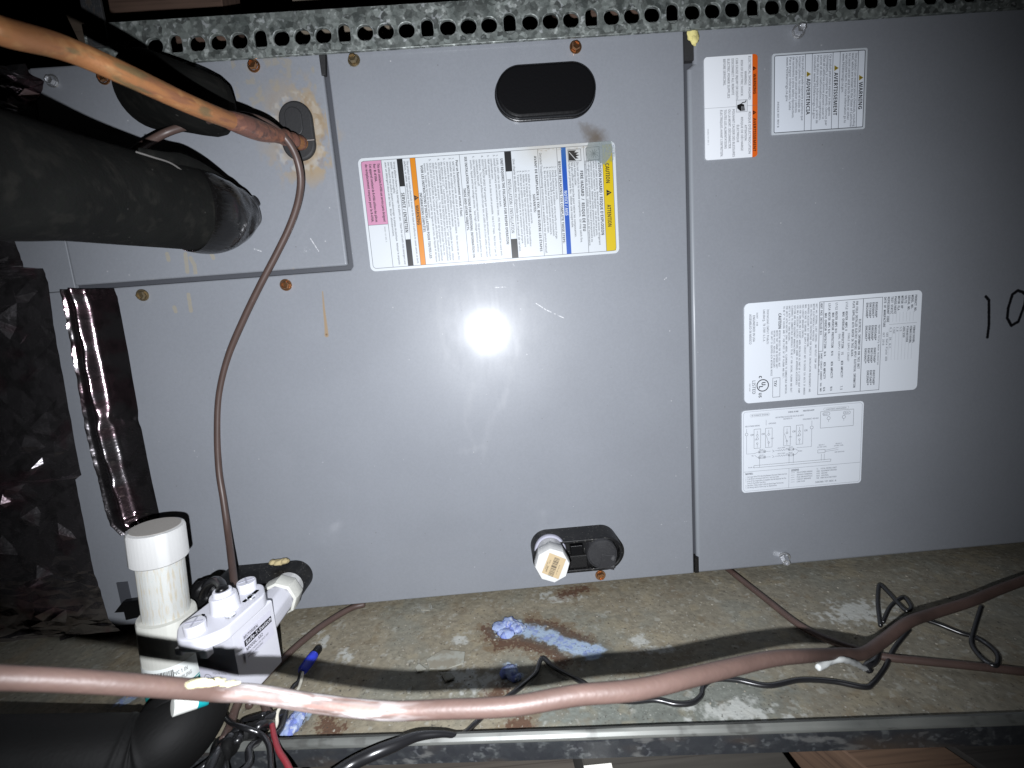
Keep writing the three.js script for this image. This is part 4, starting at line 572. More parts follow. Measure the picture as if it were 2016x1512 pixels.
function sheet(left, right, n, m, z, amp, s, fold) {      // grid between two polylines of world points
  const at = (pl, t) => { const L = pl.length - 1, i = Math.min(L - 1, Math.floor(t * L)), f = t * L - i; return pl[i].clone().lerp(pl[i + 1], f); };
  const pos = [], uv = [], idx = [];
  for (let j = 0; j <= m; j++) for (let i = 0; i <= n; i++) {
    const t = j / m, u = i / n, a = at(left, t), b = at(right, t), p = a.lerp(b, u); const ridge = (f, o, q) => 1 - Math.abs(2 * fbm(p.x * f, p.y * f * .8, o, s + q) - 1);
    const mask = sm(.5, .62, fbm(p.x * 26, p.y * 18, 3, s + 40));
    p.z += z + (fold ? amp * (ridge(22, 4, 0) - .4) : amp * (ridge(12, 2, 0) - .5) + amp * .8 * mask * (ridge(80, 3, 60) - .4)) + (fold ? fold(u, t, p) : 0); if (!fold) p.x += (u > .98 ? .0012 * (fbm(p.y * 120, 1, 3, s) - .5) : 0); pos.push(p.x, p.y, p.z); uv.push(p.x, p.y);
  }
  for (let j = 0; j < m; j++) for (let i = 0; i < n; i++) { const a = j * (n + 1) + i, b = a + n + 1; idx.push(a, b, a + 1, b, b + 1, a + 1); }
  const g = new THREE.BufferGeometry(); g.setAttribute('position', new THREE.Float32BufferAttribute(pos, 3)); g.setAttribute('uv', new THREE.Float32BufferAttribute(uv, 2)); g.setIndex(idx); g.computeVertexNormals(); return g;
}
{
  const t = thing('duct_plenum', 'foil faced duct plenum joined to the left end of the air handler', 'duct plenum', V(-.6, BOT, -.2));
  part(t, 'duct_board', box(-.95, -.3855, BOT, .23, -.5, -.002), M.body);
  const R = [[28, 462], [46, 512], [50, 527], [88, 529], [98, 556], [112, 660], [131, 760], [150, 870], [163, 934], [152, 943], [166, 1020], [186, 1120], [200, 1160], [216, 1216], [240, 1240]].map((q) => P(...q));
  const dup = []; for (let i = 0; i < R.length; i++) dup.push(R[i]);
  const Lf = dup.map((p) => V(-.62, p.y, 0));
  part(t, 'foil_sheet', creased(Lf, dup, 30, 70, .0010, .0026, 301), M.foil, 'crumpled dark reflective foil with a ragged right edge');
  const R2 = [[56, 128], [64, 150], [92, 160], [88, 178], [80, 200], [62, 214], [40, 222]].map((q) => P(...q)); part(t, 'foil_sheet', creased(R2.map((p) => V(-.52, p.y, 0)), R2, 40, 14, .0012, .0055, 311), M.foil, 'crinkled foil corner beside the copper line');
  // tape strip with a standing fold
  const a = [[130, 571], [152, 700], [178, 850], [205, 960], [224, 1030], [246, 1050]].map((q) => P(...q)), b = [[231, 568], [255, 690], [283, 850], [303, 950], [317, 1012], [320, 1030]].map((q) => P(...q));
  const fold = (u, tt, p) => { const c = .30 + .13 * tt, d = (u - c) / .1; return .0075 * Math.exp(-d * d) * (1 - .3 * sm(.8, 1, tt)) * (.8 + .5 * fbm(p.y * 60, 2, 3, 5)) + .0022 * sm(.075, 0, u) * (.35 + fbm(p.x * 300, p.y * 220, 3, 29)) + .0008 * sm(c, c - .08, u) + .0006 + .0022 * Math.exp(-(((tt - .36 - .02 * (u - .6)) / .014) ** 2)) * sm(c, c + .1, u) * (.5 + fbm(p.x * 260, p.y * 260, 3, 9)) + .0016 * Math.exp(-(((tt - .77) / .006) ** 2)) * sm(c, c + .1, u) * sm(.9, .7, u) + .003 * sm(.06, 0, tt) * fbm(p.x * 160, p.y * 160, 3, 19); };
  const st = solo('foil_tape', sheet(a, b, 44, 150, .0006, .0012, 321, fold), M.foilTape, 'strip of dark foil tape with a standing crease on the coil panel', 'foil tape');
}

// ---------------------------------------------------------------- refrigerant lines
{
  const path = [[-60, 28, .150], [0, 60, .155], [125, 94, .180], [250, 148, .200], [375, 206, .232], [450, 236, .262], [500, 254, .288], [548, 266, .318], [584, 279, .337], [604, 285, .352]].map((q) => PD(...q));
  const t = thing('copper_liquid_line', 'bare copper pipe running from the top left corner into the split grommet', 'copper pipe', path[9]);
  part(t, 'pipe', sweep(path, .0047, { n: 120, k: 20 }), M.copper);
  const jm = std({ map: colorTex(0, 0, 60, 40, 5, (x, y) => { const c = [.16, .072, .05]; mix3(c, [.28, .12, .07], sm(.5, .7, fbm(x / 5, y / 3, 4, 351)) * .7); mix3(c, [.06, .035, .03], sm(.55, .75, fbm(x / 4, y / 4, 4, 353)) * .7); return c; }, true), metalness: .25, roughness: .5, bumpMap: peel, bumpScale: .0005 });
  part(t, 'brazed_joint', sweep([[452, 237, .263], [480, 246, .277], [510, 257, .295], [540, 265, .313], [562, 271, .325]].map((q) => PD(...q)), (u) => .0050 + .0014 * Math.sin(Math.PI * Math.min(1, u * 1.25)) ** .8, { n: 40, k: 18 }), jm, 'darker swollen joint near the grommet');
  part(t, 'joint_tail', sweep([[556, 269, .322], [578, 277, .334], [603, 285, .3515]].map((q) => PD(...q)), (u) => .0051 + .0004 * Math.sin(u * 22), { n: 40, k: 18 }), jm, 'brown oxidised end going into the grommet');
}
{
  const path = [[-150, 318, .165], [0, 348, .19], [130, 368, .222], [250, 387, .255], [350, 408, .288], [400, 419, .303], [436, 420, .320], [470, 412, .335], [503, 397, .346]].map((q) => PD(...q));
  const t = thing('insulated_suction_line', 'thick pipe in black foam insulation coming in from the left edge', 'insulated pipe', path[7]);
  part(t, 'foam_sleeve', sweep(path.slice(0, 6), (u, a) => .0258 + .0006 * Math.sin(a * 3 + u * 9), { n: 90, k: 40, round: .05 }), M.foam, 'black foam pipe insulation');
  part(t, 'end_wrap', sweep([path[4].clone().lerp(path[5], .45), path[5], path[6], path[7], path[8]], (u, a) => (.0264 - .0052 * sm(.12, .6, u) - .0068 * sm(.5, .86, u) - .0104 * sm(.8, 1, u)) * (1 + (.03 * Math.sin(a * 3 + 1 + u * 3) + .02 * Math.sin(a * 7 + u * 15)) * sm(.1, .5, u)), { n: 80, k: 64, round: .2 }), M.tapeBlack, 'glossy black tape wrapped round the end of the insulation');
  // split seam with a curled pale adhesive lip
  const s = [[268, 299, .243], [300, 309, .25], [338, 322, .261], [366, 344, .272], [386, 372, .281]].map((q) => PD(...q)); part(t, 'seam_lip', sweep(s, .0005, { n: 40, k: 8 }), std({ color: rgb(.09, .085, .08), roughness: .8 }), 'pale edge of the opened insulation seam');
  const f = [[276, 298, .245], [330, 312, .262], [360, 316, .278], [400, 332, .295], [440, 354, .312], [470, 372, .325]].map((q) => PD(...q)); part(t, 'seam_flap', sweep(f, (u) => .0042 * Math.sin(Math.PI * (.15 + .8 * u)), { n: 50, k: 14, flat: .5 }), M.foam, 'lifted flap of the insulation seam');
}
{
  const a = [[300, 178, .330], [340, 187, .318], [385, 200, .312], [428, 212, .322]].map((q) => PD(...q));
  const t = thing('insulated_stub', 'short black foam covered pipe stub behind the copper pipe', 'insulated pipe', P(330, 180));
  const s = sweep(a, (u, an) => (.0246 - .0062 * u) * (1 + .03 * Math.sin(an * 2 + 1)), { n: 50, k: 36, round: .55 }); part(t, 'foam_sleeve', s, M.foam);
}

// ---------------------------------------------------------------- condensate riser, float switch and trap
{
  const z = .082, top = P(306, 1036, z), bot = P(352, 1392, z), d = bot.clone().sub(top).normalize(), at = (py) => { const t = (py - 1036) / (1392 - 1036); return top.clone().lerp(bot, t); };
  const L = bot.distanceTo(top);
  const t = thing('pvc_riser', 'white PVC standpipe with a round cap left of the float switch', 'PVC pipe', bot);
  const R = .0136;
  part(t, 'pipe', turned(top.clone().addScaledVector(d, .008), bot, [[R, 0], [R, L - .008]], 40), M.pvc);
  part(t, 'pipe_cap', turned(top, bot, [[0, .0006], [R + .0008, .0002], [R + .0022, .0008], [R + .0027, .0022], [R + .0029, .0222], [R + .0022, .0230], [R, .0230]], 44), M.pvcWhite, 'white slip cap with a dusty top');
  const tp = part(t, 'cap_dust', turned(top.clone().addScaledVector(d, -.0002), bot, [[0, .0004], [R + .0004, .0002], [R + .0006, .0006]], 36), std({ map: colorTex(0, 0, 40, 40, 6, (x, y) => { const c = [.17, .155, .14]; mix3(c, [.42, .40, .37], fbm(x / 3, y / 3, 4, 331)); return c; }, true), roughness: .95 }), 'grey dust lying on the cap');
  const cs = (1200 - 1036) / (1392 - 1036) * L;
  part(t, 'coupling', turned(top.clone().addScaledVector(d, cs), bot, [[R, 0], [R + .0030, .0004], [R + .0034, .0014], [R + .0034, L - cs]], 44), M.pvcCream, 'white coupling at the foot of the standpipe');
  const cv = printed(60, 22, 10, (k) => { k.r(0, 0, 60, 22, '#eef2ef'); k.r(0, 15, 60, 7, '#18a3a0'); k.r(0, 13.6, 60, .7, '#18a3a0'); let x = 7; for (let i = 0; i < 24; i++) { const w = .2 + hash(i, 3) * .55; k.r(x, 2, w, 9, '#222'); x += w + .25 + hash(i, 8) * .4; } k.t('PVC 1 IN', 30, 6, 3, { mw: 14 }); k.t('COUPLING', 30, 10, 3, { mw: 16 }); });
  const ls = (1278 - 1036) / (1392 - 1036) * L, sg = new THREE.CylinderGeometry(R + .0037, R + .0037, .026, 40, 1, true, -.7, 2.6); sg.applyQuaternion(new THREE.Quaternion().setFromUnitVectors(V(0, 1, 0), d.clone().negate())); const lp = top.clone().addScaledVector(d, ls + .013); sg.translate(lp.x, lp.y, lp.z);
  part(t, 'sticker', sg, phys({ map: cv, roughness: .35 }), 'white and teal barcode sticker on the coupling');
}
{
  // black rubber trap at the bottom left
  const path = [[-190, 1516, .215], [-60, 1508, .222], [60, 1502, .232], [180, 1496, .242], [270, 1490, .250], [330, 1454, .257], [364, 1416, .266], [366, 1386, .272]].map((q) => PD(...q));
  const t = thing('rubber_trap_hose', 'fat black rubber hose curving up to the PVC standpipe at the bottom left', 'rubber hose', path[5]);
  part(t, 'hose', sweep(path, (u) => .0205 * (1 + .03 * Math.exp(-(((u - .66) / .012) ** 2)) + .03 * Math.exp(-(((u - .72) / .012) ** 2)) + .03 * Math.exp(-(((u - .78) / .012) ** 2)) + .06 * sm(.93, .97, u)), { n: 160, k: 36, round: .1 }), M.hose);
  const a = PD(340, 1392, .250), b = PD(408, 1370, .262); const cc = sweep([a, a.clone().lerp(b, .5), b], .0048, { n: 12, k: 24, round: .05 });
  const cv = printed(60, 54, 6, (k) => { k.r(0, 0, 60, 54, '#eef0ea'); k.r(22, 0, 16, 54, '#19a2a8'); });
  const q = thing('pvc_stub', 'short white pipe stub with a teal band just under the brown cable', 'PVC pipe', b); const uvs = cc.attributes.uv; for (let i = 0; i < uvs.count; i++) uvs.setXY(i, uvs.getX(i) / .03, uvs.getY(i) * 18); part(q, 'pipe', cc, phys({ map: cv, roughness: .4 }));
}
// float switch
{
  const yT = -.172, c = PY(440, 1199, yT), u = V(.2, 0, -.98).normalize(), v = V(.98, 0, .2).normalize();
  const t = thing('float_switch', 'white plastic float switch with slotted knobs and printed sides', 'float switch', V(c.x, yT - .056, c.z));
  const B = (sh, y1, dep, bev, seg = 3) => { const g = plate(sh, 0, dep, bev, seg, 10); g.applyMatrix4(new THREE.Matrix4().makeBasis(v, u.clone(), V(0, 1, 0))); return g.translate(c.x, y1, c.z); };
  // lid: long hexagon with rounded corners (shape x = across, y = along)
  const hexLid = (w, l, e, r = .004) => { const p = [[-w, -l + e], [-w * .38, -l], [w * .38, -l], [w, -l + e], [w, l - e], [w * .38, l], [-w * .38, l], [-w, l - e]]; const s = new THREE.Shape(); p.forEach((q, i) => { const n = p[(i + 1) % p.length], b = p[(i + p.length - 1) % p.length], k = (o) => { const d = Math.hypot(o[0] - q[0], o[1] - q[1]), f = Math.min(r, d * .45) / d; return [q[0] + (o[0] - q[0]) * f, q[1] + (o[1] - q[1]) * f]; }; const A = k(b), C = k(n); i ? s.lineTo(...A) : s.moveTo(...A); s.quadraticCurveTo(q[0], q[1], C[0], C[1]); }); s.closePath(); return s; };
  part(t, 'lid', B(hexLid(.0168, .0285, .011), yT, .0085, .0012), M.whitePlastic);
  const hs = new THREE.Shape([[-.0142, -.0115], [.0142, -.0115], [.0152, .0235], [-.0152, .0235]].map((q) => new THREE.Vector2(...q)));
  part(t, 'housing', B(hs, yT - .0084, .049, .0016), M.whitePlastic);
  part(t, 'tab', B(roundRect(-.0125, -.026, -.0075, -.0205, .001), yT - .0084, .0045, .0006), M.whitePlastic); part(t, 'tab', B(roundRect(.0045, -.026, .0095, -.0205, .001), yT - .0084, .0055, .0006), M.whitePlastic);
  const on = (a, b, y) => V(c.x + u.x * a + v.x * b, y, c.z + u.z * a + v.z * b);
  const up = V(0, 1, 0);
  for (const a of [.0212, -.0212]) {
    const p = on(a, 0, yT - .0002), kn = part(t, 'knob', turned(p, p.clone().add(up), [[.0058, 0], [.0060, .0058], [.0057, .0064], [.0050, .0066], [0, .0066]], 32), M.whitePlastic);
    const sl = new THREE.BoxGeometry(.0096, .0005, .0011).rotateY(a > 0 ? .6 : .2).translate(p.x, p.y + .0066, p.z), s2 = new THREE.BoxGeometry(.0011, .0005, .0096).rotateY(a > 0 ? .6 : .2).translate(p.x, p.y + .00655, p.z);
    part(t, 'slot', mergeGeometries([sl, s2]), std({ color: rgb(.36, .36, .42), roughness: .6 }), null, kn);
  }
  const p = on(.0005, .001, yT - .0002), hub = part(t, 'hub', turned(p, p.clone().add(up), [[.0086, 0], [.0078, .0095], [.0074, .0102], [.0058, .0105], [.0055, .0130], [.0050, .0135], [.0038, .0135], [.0036, .0110], [0, .0108]], 36), M.whitePlastic, 'tall round hub in the middle of the lid');
  part(t, 'cable_gland', lump(V(p.x, p.y + .0136, p.z), .0038, .0026, .0038, .2, 3, 2), M.blackPlastic, null, hub);
  for (const [a, b] of [[.0125, .0098], [-.0105, -.0095], [-.006, .0105], [.010, -.0098]]) { const q = on(a, b, yT); part(t, 'lid_screw', turned(q, q.clone().add(up), [[0, .0001], [.0021, .0003], [.0029, .0009], [.0031, .0002]], 20), M.zincScrew); }
  // moulded / printed lettering
  const side = (w, h, ppm, o, x, y, ex, n, draw, name, label) => { const g = new THREE.PlaneGeometry(w, h); g.applyMatrix4(new THREE.Matrix4().makeBasis(ex, V(0, 1, 0), n)); g.translate(o.x, o.y, o.z); part(t, name, g, phys({ map: printed(w * 1000, h * 1000, ppm, draw), color: rgb(.59, .59, .64), roughness: .35 }), label); };
  const o1 = on(.0075, .01535, yT - .0235); side(.026, .0185, 22, o1, 0, 0, u, v, (k) => { k.r(0, 0, 30, 19, '#fbfaff'); k.t('RECTORSEAL', 1, 3.4, 3, { b: 1, mw: 13, st: 1 }); k.r(1, 4.4, 26, 4.2, '#161620'); k.t('Safe-T-Switch', 2, 7.8, 3.6, { b: 1, mw: 24, col: '#fff', st: 1 }); k.t('MODEL: SS2', 1.5, 12, 3, { b: 1, mw: 15, st: 1 }); k.t('FLOAT OVERFLOW SHUT-OFF', 1.5, 14.8, 1.8, { mw: 20 }); k.t('PATENT PENDING', 1.5, 17, 1.8, { mw: 14 }); }, 'side_print', 'printed side with a black name bar');
  const o2 = on(-.0117, .000, yT - .043); side(.027, .020, 22, o2, 0, 0, v, u.clone().negate(), (k) => { k.r(0, 0, 22, 18, '#fbfaff'); k.o(5, 7, 2.5, .3); k.t('UL', 3.6, 8, 2.6, { b: 1, mw: 3 }); k.t('LISTED', 3.2, 11.4, 1.4); k.t('PLENUM RATED', 9, 4, 2, { mw: 10 }); k.t('24V', 12, 7, 2.2); k.t('1.5 AMP CLASS 2', 9, 10, 1.9, { mw: 10 }); k.t('TEMP. MAX 140F', 9, 13, 1.9, { mw: 10 }); }, 'end_print', 'printed end with a small round listing mark');
  for (const [a, b, ww] of [[.014, .0085, .013], [-.012, -.009, .012]]) { const q = on(a, b, yT + .0002), g = new THREE.BoxGeometry(ww, .0004, .0022); g.applyMatrix4(new THREE.Matrix4().makeBasis(u, V(0, 1, 0), v.clone().negate())); g.translate(q.x, q.y, q.z); part(t, 'lid_print', g, std({ color: rgb(.045, .045, .055), roughness: .5 })); }
  // outlet nipple and hexagonal adapter into the port
  const e = on(.023, .001, yT - .030), ax = P(556, 1182, .042), far = V(ax.x - .0006, e.y, .0350);
  const s = thing('pvc_adapter', 'white PVC adapter joining the float switch to the left condensate port', 'pipe adapter', far);
  const dir = far.clone().sub(e).normalize(), len = far.distanceTo(e);
  part(s, 'nipple', turned(e.clone().addScaledVector(dir, -.006), far, [[.0112, 0], [.0114, len * .9]], 36), M.whitePlastic);
  const hexg = turned(e.clone().addScaledVector(dir, len - .0130), far, [[.0122, 0], [.0140, .001], [.0145, .003], [.0145, .0115], [.0139, .0128], [.0122, .0128]], 8); part(s, 'hex_collar', hexg, M.pvcCream, 'white eight sided collar');
  part(s, 'thread', turned(far.clone(), V(far.x, far.y, far.z - 1), [[.0110, -.0002], [.0110, .008]], 32), M.pvcWhite);
}
// white plug in the right condensate port
{
  const a = P(1083, 1081, .020), b = P(1087, 1110, .050), d = b.clone().sub(a).normalize(), face = a.clone().addScaledVector(d, .0335);
  const t = thing('pvc_plug', 'white eight sided PVC plug with a tan barcode sticker in the right condensate port', 'pipe plug', face);
  part(t, 'collar_ring', turned(a, b, [[.0128, 0], [.0132, .003], [.0126, .0042], [.011, .0042]], 40), std({ color: rgb(.30, .30, .36), roughness: .5 }), 'grey ring where the plug enters the port');
  part(t, 'plug_thread', turned(a, b, [[.0108, .002], [.0108, .022]], 36), M.pvcWhite);
  part(t, 'plug_head', turned(a, b, [[.0106, .018], [.0130, .019], [.0136, .0205], [.0136, .0322], [.0130, .0335], [0, .0335]], 8).rotateX(0), M.pvcWhite, 'eight sided plug head');
  const map = printed(15, 17, 30, (k) => { k.r(0, 0, 15, 17, '#e8cfa4'); let y = 1.8; for (let i = 0; i < 19; i++) { const w = .16 + hash(i, 31) * .42; k.r(5.4, y, 4.6, w, '#26262a'); y += w + .2 + hash(i, 37) * .45; } k.c.save(); k.c.translate(3.6, 15); k.c.rotate(-Math.PI / 2); k.t('3/4 PVC', 0, 0, 1.8, { b: 1, mw: 5 }); k.t('PLUG', 7, 0, 1.6, { mw: 3 }); k.t('818 PLUG MIPT', 2, -1.6, 1.1, { mw: 6 }); k.t('0 12871 62656', 1, 8.6, 1.2, { mw: 10 }); k.c.restore(); });
  const g = new THREE.PlaneGeometry(.0135, .0165); const n = d.clone(), ex = V(Math.cos(-.45), Math.sin(-.45), 0); ex.addScaledVector(n, -ex.dot(n)).normalize(); const ey = n.clone().cross(ex); g.applyMatrix4(new THREE.Matrix4().makeBasis(ex, ey, n)); const fp = face.clone().addScaledVector(n, .0003).add(V(.0012, -.0004, 0)); g.translate(fp.x, fp.y, fp.z); part(t, 'barcode_sticker', g, phys({ map, color: rgb(.5, .5, .5), roughness: .45 }), 'tan barcode sticker');
}

// ---------------------------------------------------------------- cables and wires
function wire(name, pts, r, mat, label, category, group, opt) { return solo(name, sweep(pts, r, { n: Math.max(40, pts.length * 14), k: 10, ...opt }), mat, label, category, group); }
{
  // thick brown cable slung across the front
  const path = [[-90, 1330, .118], [0, 1334, .124], [125, 1339, .132], [250, 1347, .141], [375, 1357, .153], [440, 1363, .162], [504, 1366, .166], [629, 1386, .166], [754, 1399, .164], [879, 1396, .163], [1008, 1390, .162], [1133, 1369, .164], [1258, 1357, .166], [1383, 1328, .174], [1512, 1298, .190], [1587, 1291, .202], [1655, 1287, .226], [1698, 1287, .240], [1737, 1263, .256], [1787, 1226, .272], [1837, 1208, .288], [1912, 1184, .300], [1962, 1163, .312], [2040, 1134, .326], [2180, 1082, .35], [2360, 1030, .38]].map((q) => PD(...q));
  const t = thing('brown_cable', 'thick brown thermostat cable slung across the front of the pan', 'cable', path[10]);
  const rad = (u, a) => (.0030 + .00035 * Math.exp(-(((u - .27) / .06) ** 2)) - .0004 * Math.exp(-(((u - .43) / .05) ** 2))) * (1 + .05 * fbm(u * 30, 1, 3, 7));
  const g = sweep(path, rad, { n: 420, k: 18 }), crv = new THREE.CatmullRomCurve3(path, false, 'catmullrom', .5), cl = crv.getLength() * 1000, near = (q) => { let b = 0, bd = 9; for (let i = 0; i <= 600; i++) { const d = crv.getPointAt(i / 600).distanceTo(q); if (d < bd) { bd = d; b = i / 600; } } return b * cl; };
  const s0 = near(path[5]) - 4, s1 = near(path[8]) + 6;
  const jm = colorTex(0, 0, cl + 4, 22, 2.4, (x, y) => {                                   // joint compound smeared along the jacket
    const k = .85 + .3 * fbm(x / 8, y / 5, 4, 91), c = [.068 * k, .0435 * k, .0365 * k]; 
    const e = sm(s0 - 6, s0 + 14, x) * sm(s1 + 16, s1 - 14, x), n1 = fbm(x / 26, y / 1.5, 4, 343), n2 = fbm(x / 5, y / 2.2, 4, 345);
    mix3(c, [.16, .135, .128], sm(.36, .62, n1 * .7 + n2 * .3 + .18 * e - .1) * e * .85); mix3(c, [.29, .28, .28], sm(.52, .66, fbm(x / 12, y / 1.6, 4, 349)) * e * .7); mix3(c, [.16, .095, .08], sm(.52, .66, fbm(x / 30, y / 1.1, 3, 347)) * e * .7); return c; });
  jm.wrapT = jm.wrapS = THREE.MirroredRepeatWrapping;
  part(t, 'jacket', g, phys({ map: jm, roughness: .5, specularIntensity: .6, bumpMap: peel, bumpScale: .0002 }));
  const ym = std({ color: rgb(.36, .335, .215), roughness: .85 }), a = PD(392, 1345, .150), b = PD(420, 1343, .154), e = PD(452, 1346, .159); part(t, 'plaster_blob', mergeGeometries([lump(a, .0046, .0014, .0016, .5, 11), lump(b, .0038, .0011, .0014, .5, 12), lump(e, .003, .0007, .0012, .5, 13)]), ym, 'thick cream plaster blob');
  const w1 = [[1605, 1299, .212], [1630, 1287, .218], [1655, 1284, .222], [1680, 1293, .232], [1696, 1303, .239]].map((q) => PD(...q).add(V(0, -.0021, .0022))); part(t, 'plaster_blob', sweep(w1, (u, an) => .0013 * (.7 + .8 * fbm(u * 9, an, 3, 9)), { n: 40, k: 12 }), std({ color: rgb(.33, .34, .33), roughness: .9 }), 'pale smear under the bend of the cable');
}
{
  const pts = [[262, 300, .300], [292, 280, .306], [335, 258, .312], [395, 241, .312], [440, 229, .300], [478, 228, .296], [520, 240, .305], [553, 263, .317], [575, 291, .323], [588, 325, .328], [592, 362, .334], [585, 405, .341], [568, 452, .347], [543, 503, .352], [512, 562, .357], [480, 628, .363], [450, 700, .369], [432, 775, .374], [428, 850, .378], [431, 925, .381], [440, 985, .380], [449, 1050, .372], [456, 1105, .352], [461, 1150, .330], [463, 1176, .318]].map((q) => PD(...q));
  wire('thin_brown_cable', pts, .0026, M.cable, 'thin brown wire hanging down the panel from the copper line to the float switch', 'cable', null, { n: 260 });
  const q = [[716, 1190], [690, 1198], [640, 1228], [596, 1262], [556, 1298], [525, 1328], [505, 1352], [490, 1390]].map((p, i) => PY(...p, FLOOR + (i ? .004 : .003))); wire('thin_brown_cable', q, .0026, M.cable, 'thin brown wire coming out from under the cabinet beside the float switch', 'cable');
  const s = [[1428, 1116], [1455, 1138], [1512, 1183], [1570, 1228], [1620, 1255], [1680, 1277], [1740, 1293], [1820, 1302], [1920, 1312], [2050, 1326]].map((p) => PY(...p, FLOOR + .004)); wire('thin_brown_cable', s, .0025, M.cable, 'thin brown wire crossing the pan floor at the right to the cable bend', 'cable');
}
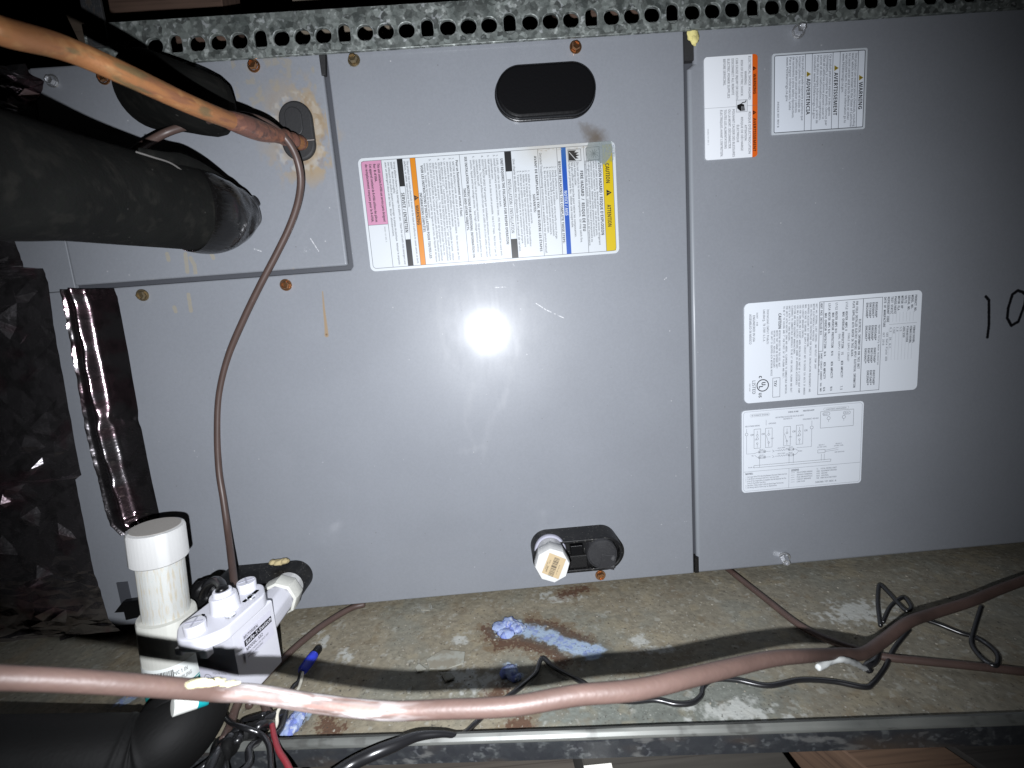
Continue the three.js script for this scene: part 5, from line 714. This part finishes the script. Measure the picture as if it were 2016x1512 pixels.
{
  const L = (arr, y = .0035) => arr.map((q) => PY(q[0], q[1], FLOOR + (q[2] ?? y)));
  wire('black_wire', L([[640, 1540, .022], [690, 1506, .022], [735, 1484, .024], [775, 1468, .023], [820, 1450, .02], [870, 1445, .016], [908, 1447, .010], [935, 1425], [962, 1400], [1000, 1372], [1035, 1345], [1055, 1325], [1063, 1302], [1070, 1296], [1085, 1310], [1110, 1325], [1150, 1346], [1185, 1372], [1240, 1381], [1290, 1378], [1330, 1386], [1362, 1384], [1380, 1370], [1385, 1352], [1405, 1338], [1450, 1339], [1512, 1350], [1575, 1339], [1640, 1342], [1700, 1353], [1718, 1346], [1742, 1315], [1760, 1278], [1790, 1240]]), (u) => .0016 + .0018 * sm(.16, .06, u), M.wireBlack, 'long black wire winding over the pan floor and out over the rim', 'wire', null, { n: 420 });
  wire('black_wire', L([[1733, 1232, .006], [1728, 1190, .007], [1729, 1160, .008], [1733, 1152, .008], [1750, 1168, .008], [1770, 1190, .009], [1785, 1203, .009], [1794, 1196, .009], [1782, 1178, .008], [1770, 1180, .008], [1752, 1196, .006], [1738, 1225, .005]]), .0014, M.wireBlack, 'looped shiny black wire tie above the bend of the brown cable', 'wire', null, { n: 160 });
  wire('black_wire', L([[1815, 1218, .006], [1850, 1230, .005], [1890, 1246, .004], [1918, 1254, .004], [1945, 1270, .004], [1964, 1290, .005], [1962, 1310, .006], [1945, 1306, .006], [1925, 1288, .005], [1913, 1266, .005], [1918, 1240, .005], [1932, 1195, .006]]), .0015, M.wireBlack, 'black wire ending in a loop at the far right of the pan', 'wire', null, { n: 160 });
  const kk = L([[1712, 1322, .006], [1706, 1312, .008], [1722, 1302, .009], [1730, 1280, .009]]); wire('black_wire', kk, .0022, M.wireBlack, 'short bent black wire end just under the brown cable bend', 'wire', null, { n: 40 });
  // splice: blue insulated connector with black tip
  const a = PY(594, 1322, FLOOR + .008), b = PY(626, 1279, FLOOR + .008), d = b.clone().sub(a).normalize(), ln = a.distanceTo(b);
  const t = thing('blue_splice', 'blue insulated wire splice with a black tip lying on the pan floor', 'wire connector', a.clone().setY(FLOOR));
  part(t, 'sleeve', turned(a, b, [[0, -.001], [.0026, -.0004], [.0034, .001], [.0037, ln * .4], [.0035, ln * .72], [.0033, ln * .75]], 24), M.blue); part(t, 'tip', turned(a, b, [[.0031, ln * .74], [.0031, ln], [.0026, ln + .0012], [0, ln + .0014]], 24), M.blackPlastic, 'black end');
  wire('black_wire', [a, ...L([[588, 1342, .006], [578, 1352, .006], [568, 1368, .008], [556, 1392, .008], [530, 1420, .008]])], .0017, M.wireBlack, 'short black wire leaving the blue splice', 'wire', null, { n: 60 });
  wire('white_wire', [a.clone().add(V(.001, 0, .001)), ...L([[592, 1344, .007], [583, 1362, .010], [556, 1388, .012], [546, 1404, .012], [545, 1424, .010], [538, 1440, .010]])], .0011, M.whiteWire, 'thin white wire from the blue splice under the brown cable', 'wire', null, { n: 70 });
  wire('red_wire', L([[536, 1428, .014], [540, 1450, .016], [549, 1478, .020], [566, 1506, .024], [590, 1560, .03]]), .0016, M.redWire, 'thin red wire hanging over the pan rim at the bottom left', 'wire');
  // tangle of black leads at the lower left
  const T = [[[[556, 1404, .006], [530, 1416, .012], [498, 1448, .010], [470, 1440, .016], [440, 1470, .012], [424, 1486, .024], [398, 1545, .022]], .0030, 'thickest black lead of the tangle beside the rubber hose'], [[[548, 1426, .004], [512, 1428, .018], [486, 1466, .008], [452, 1452, .020], [440, 1490, .016], [446, 1550, .02]], .0024, 'black lead in the middle of the tangle beside the rubber hose'], [[[445, 1380, .010], [441, 1404, .012], [456, 1424, .016], [484, 1434, .020], [514, 1446, .016], [530, 1470, .018], [534, 1520, .02]], .0016, 'thin black lead arching over the tangle and down across the rim'], [[[520, 1408, .014], [476, 1422, .008], [470, 1456, .020], [428, 1462, .012], [414, 1496, .022], [372, 1530, .02]], .0020, 'black lead on the left of the tangle against the rubber hose'], [[[562, 1398, .006], [548, 1440, .006], [494, 1470, .016], [488, 1508, .018], [440, 1550, .02]], .0021, 'black lead on the right of the tangle next to the red wire']];
  for (const [l, r, label] of T) wire('black_wire', L(l), r, M.wireBlack, label, 'wire', null, { n: 160 });
  { const w = L([[528, 1418, .009], [500, 1440, .012], [470, 1458, .014], [444, 1482, .018], [420, 1520, .02]]); solo('black_tape', sweep(w, (u, a) => .0050 * (1 + .10 * Math.sin(u * 34 + a) + .7 * (fbm(u * 9, a * .8, 3, 5) - .4)), { n: 120, k: 20, flat: .6 }), M.hose, 'loose black tape wrapped round the wire tangle at the lower left', 'tape'); }
  for (const [l, label] of [[[[474, 1372, .016], [462, 1400, .013], [454, 1426, .012], [440, 1456, .014]], 'short brown wire stub beside the black tangle'], [[[520, 1384, .012], [528, 1408, .011], [533, 1428, .010]], 'brown wire stub just above the red wire']]) wire('thin_brown_cable', L(l), .0026, M.cable, label, 'cable');
  // black lead from the float switch hub looping back behind the lid
  const h = [[432, 1172, .298], [437, 1160, .302], [434, 1148, .308], [424, 1143, .316], [412, 1150, .326], [402, 1166, .338], [396, 1190, .346]].map((q) => PD(...q)); wire('black_wire', h, .0030, M.wireBlack, 'short black lead curling out of the float switch hub', 'wire', null, { n: 60 });
  const gl = [[398, 1165, .345], [412, 1160, .348], [428, 1166, .352], [404, 1178, .345], [420, 1180, .35]].map((q, i) => lump(PD(...q), .008, .0075, .006, .6, 40 + i)); solo('putty_lump', mergeGeometries(gl), M.dusty, 'dark lump of sealing putty behind the float switch', 'sealant');
}
const GROUPS = { black_wire: 'black wires lying in and around the drain pan', thin_brown_cable: 'thin brown control wires', framing_board: 'wood boards behind the slotted angle', floor_board: 'wood boards below the drain pan', paint_flake: 'flakes of old paint on the pan floor', mineral_scale: 'patches of blue mineral scale in the pan' };
for (const o of scene.children) { const k = Object.keys(GROUPS).find((n) => o.name.startsWith(n)); if (k) o.userData.group = GROUPS[k]; }
renderer.render(scene, camera);
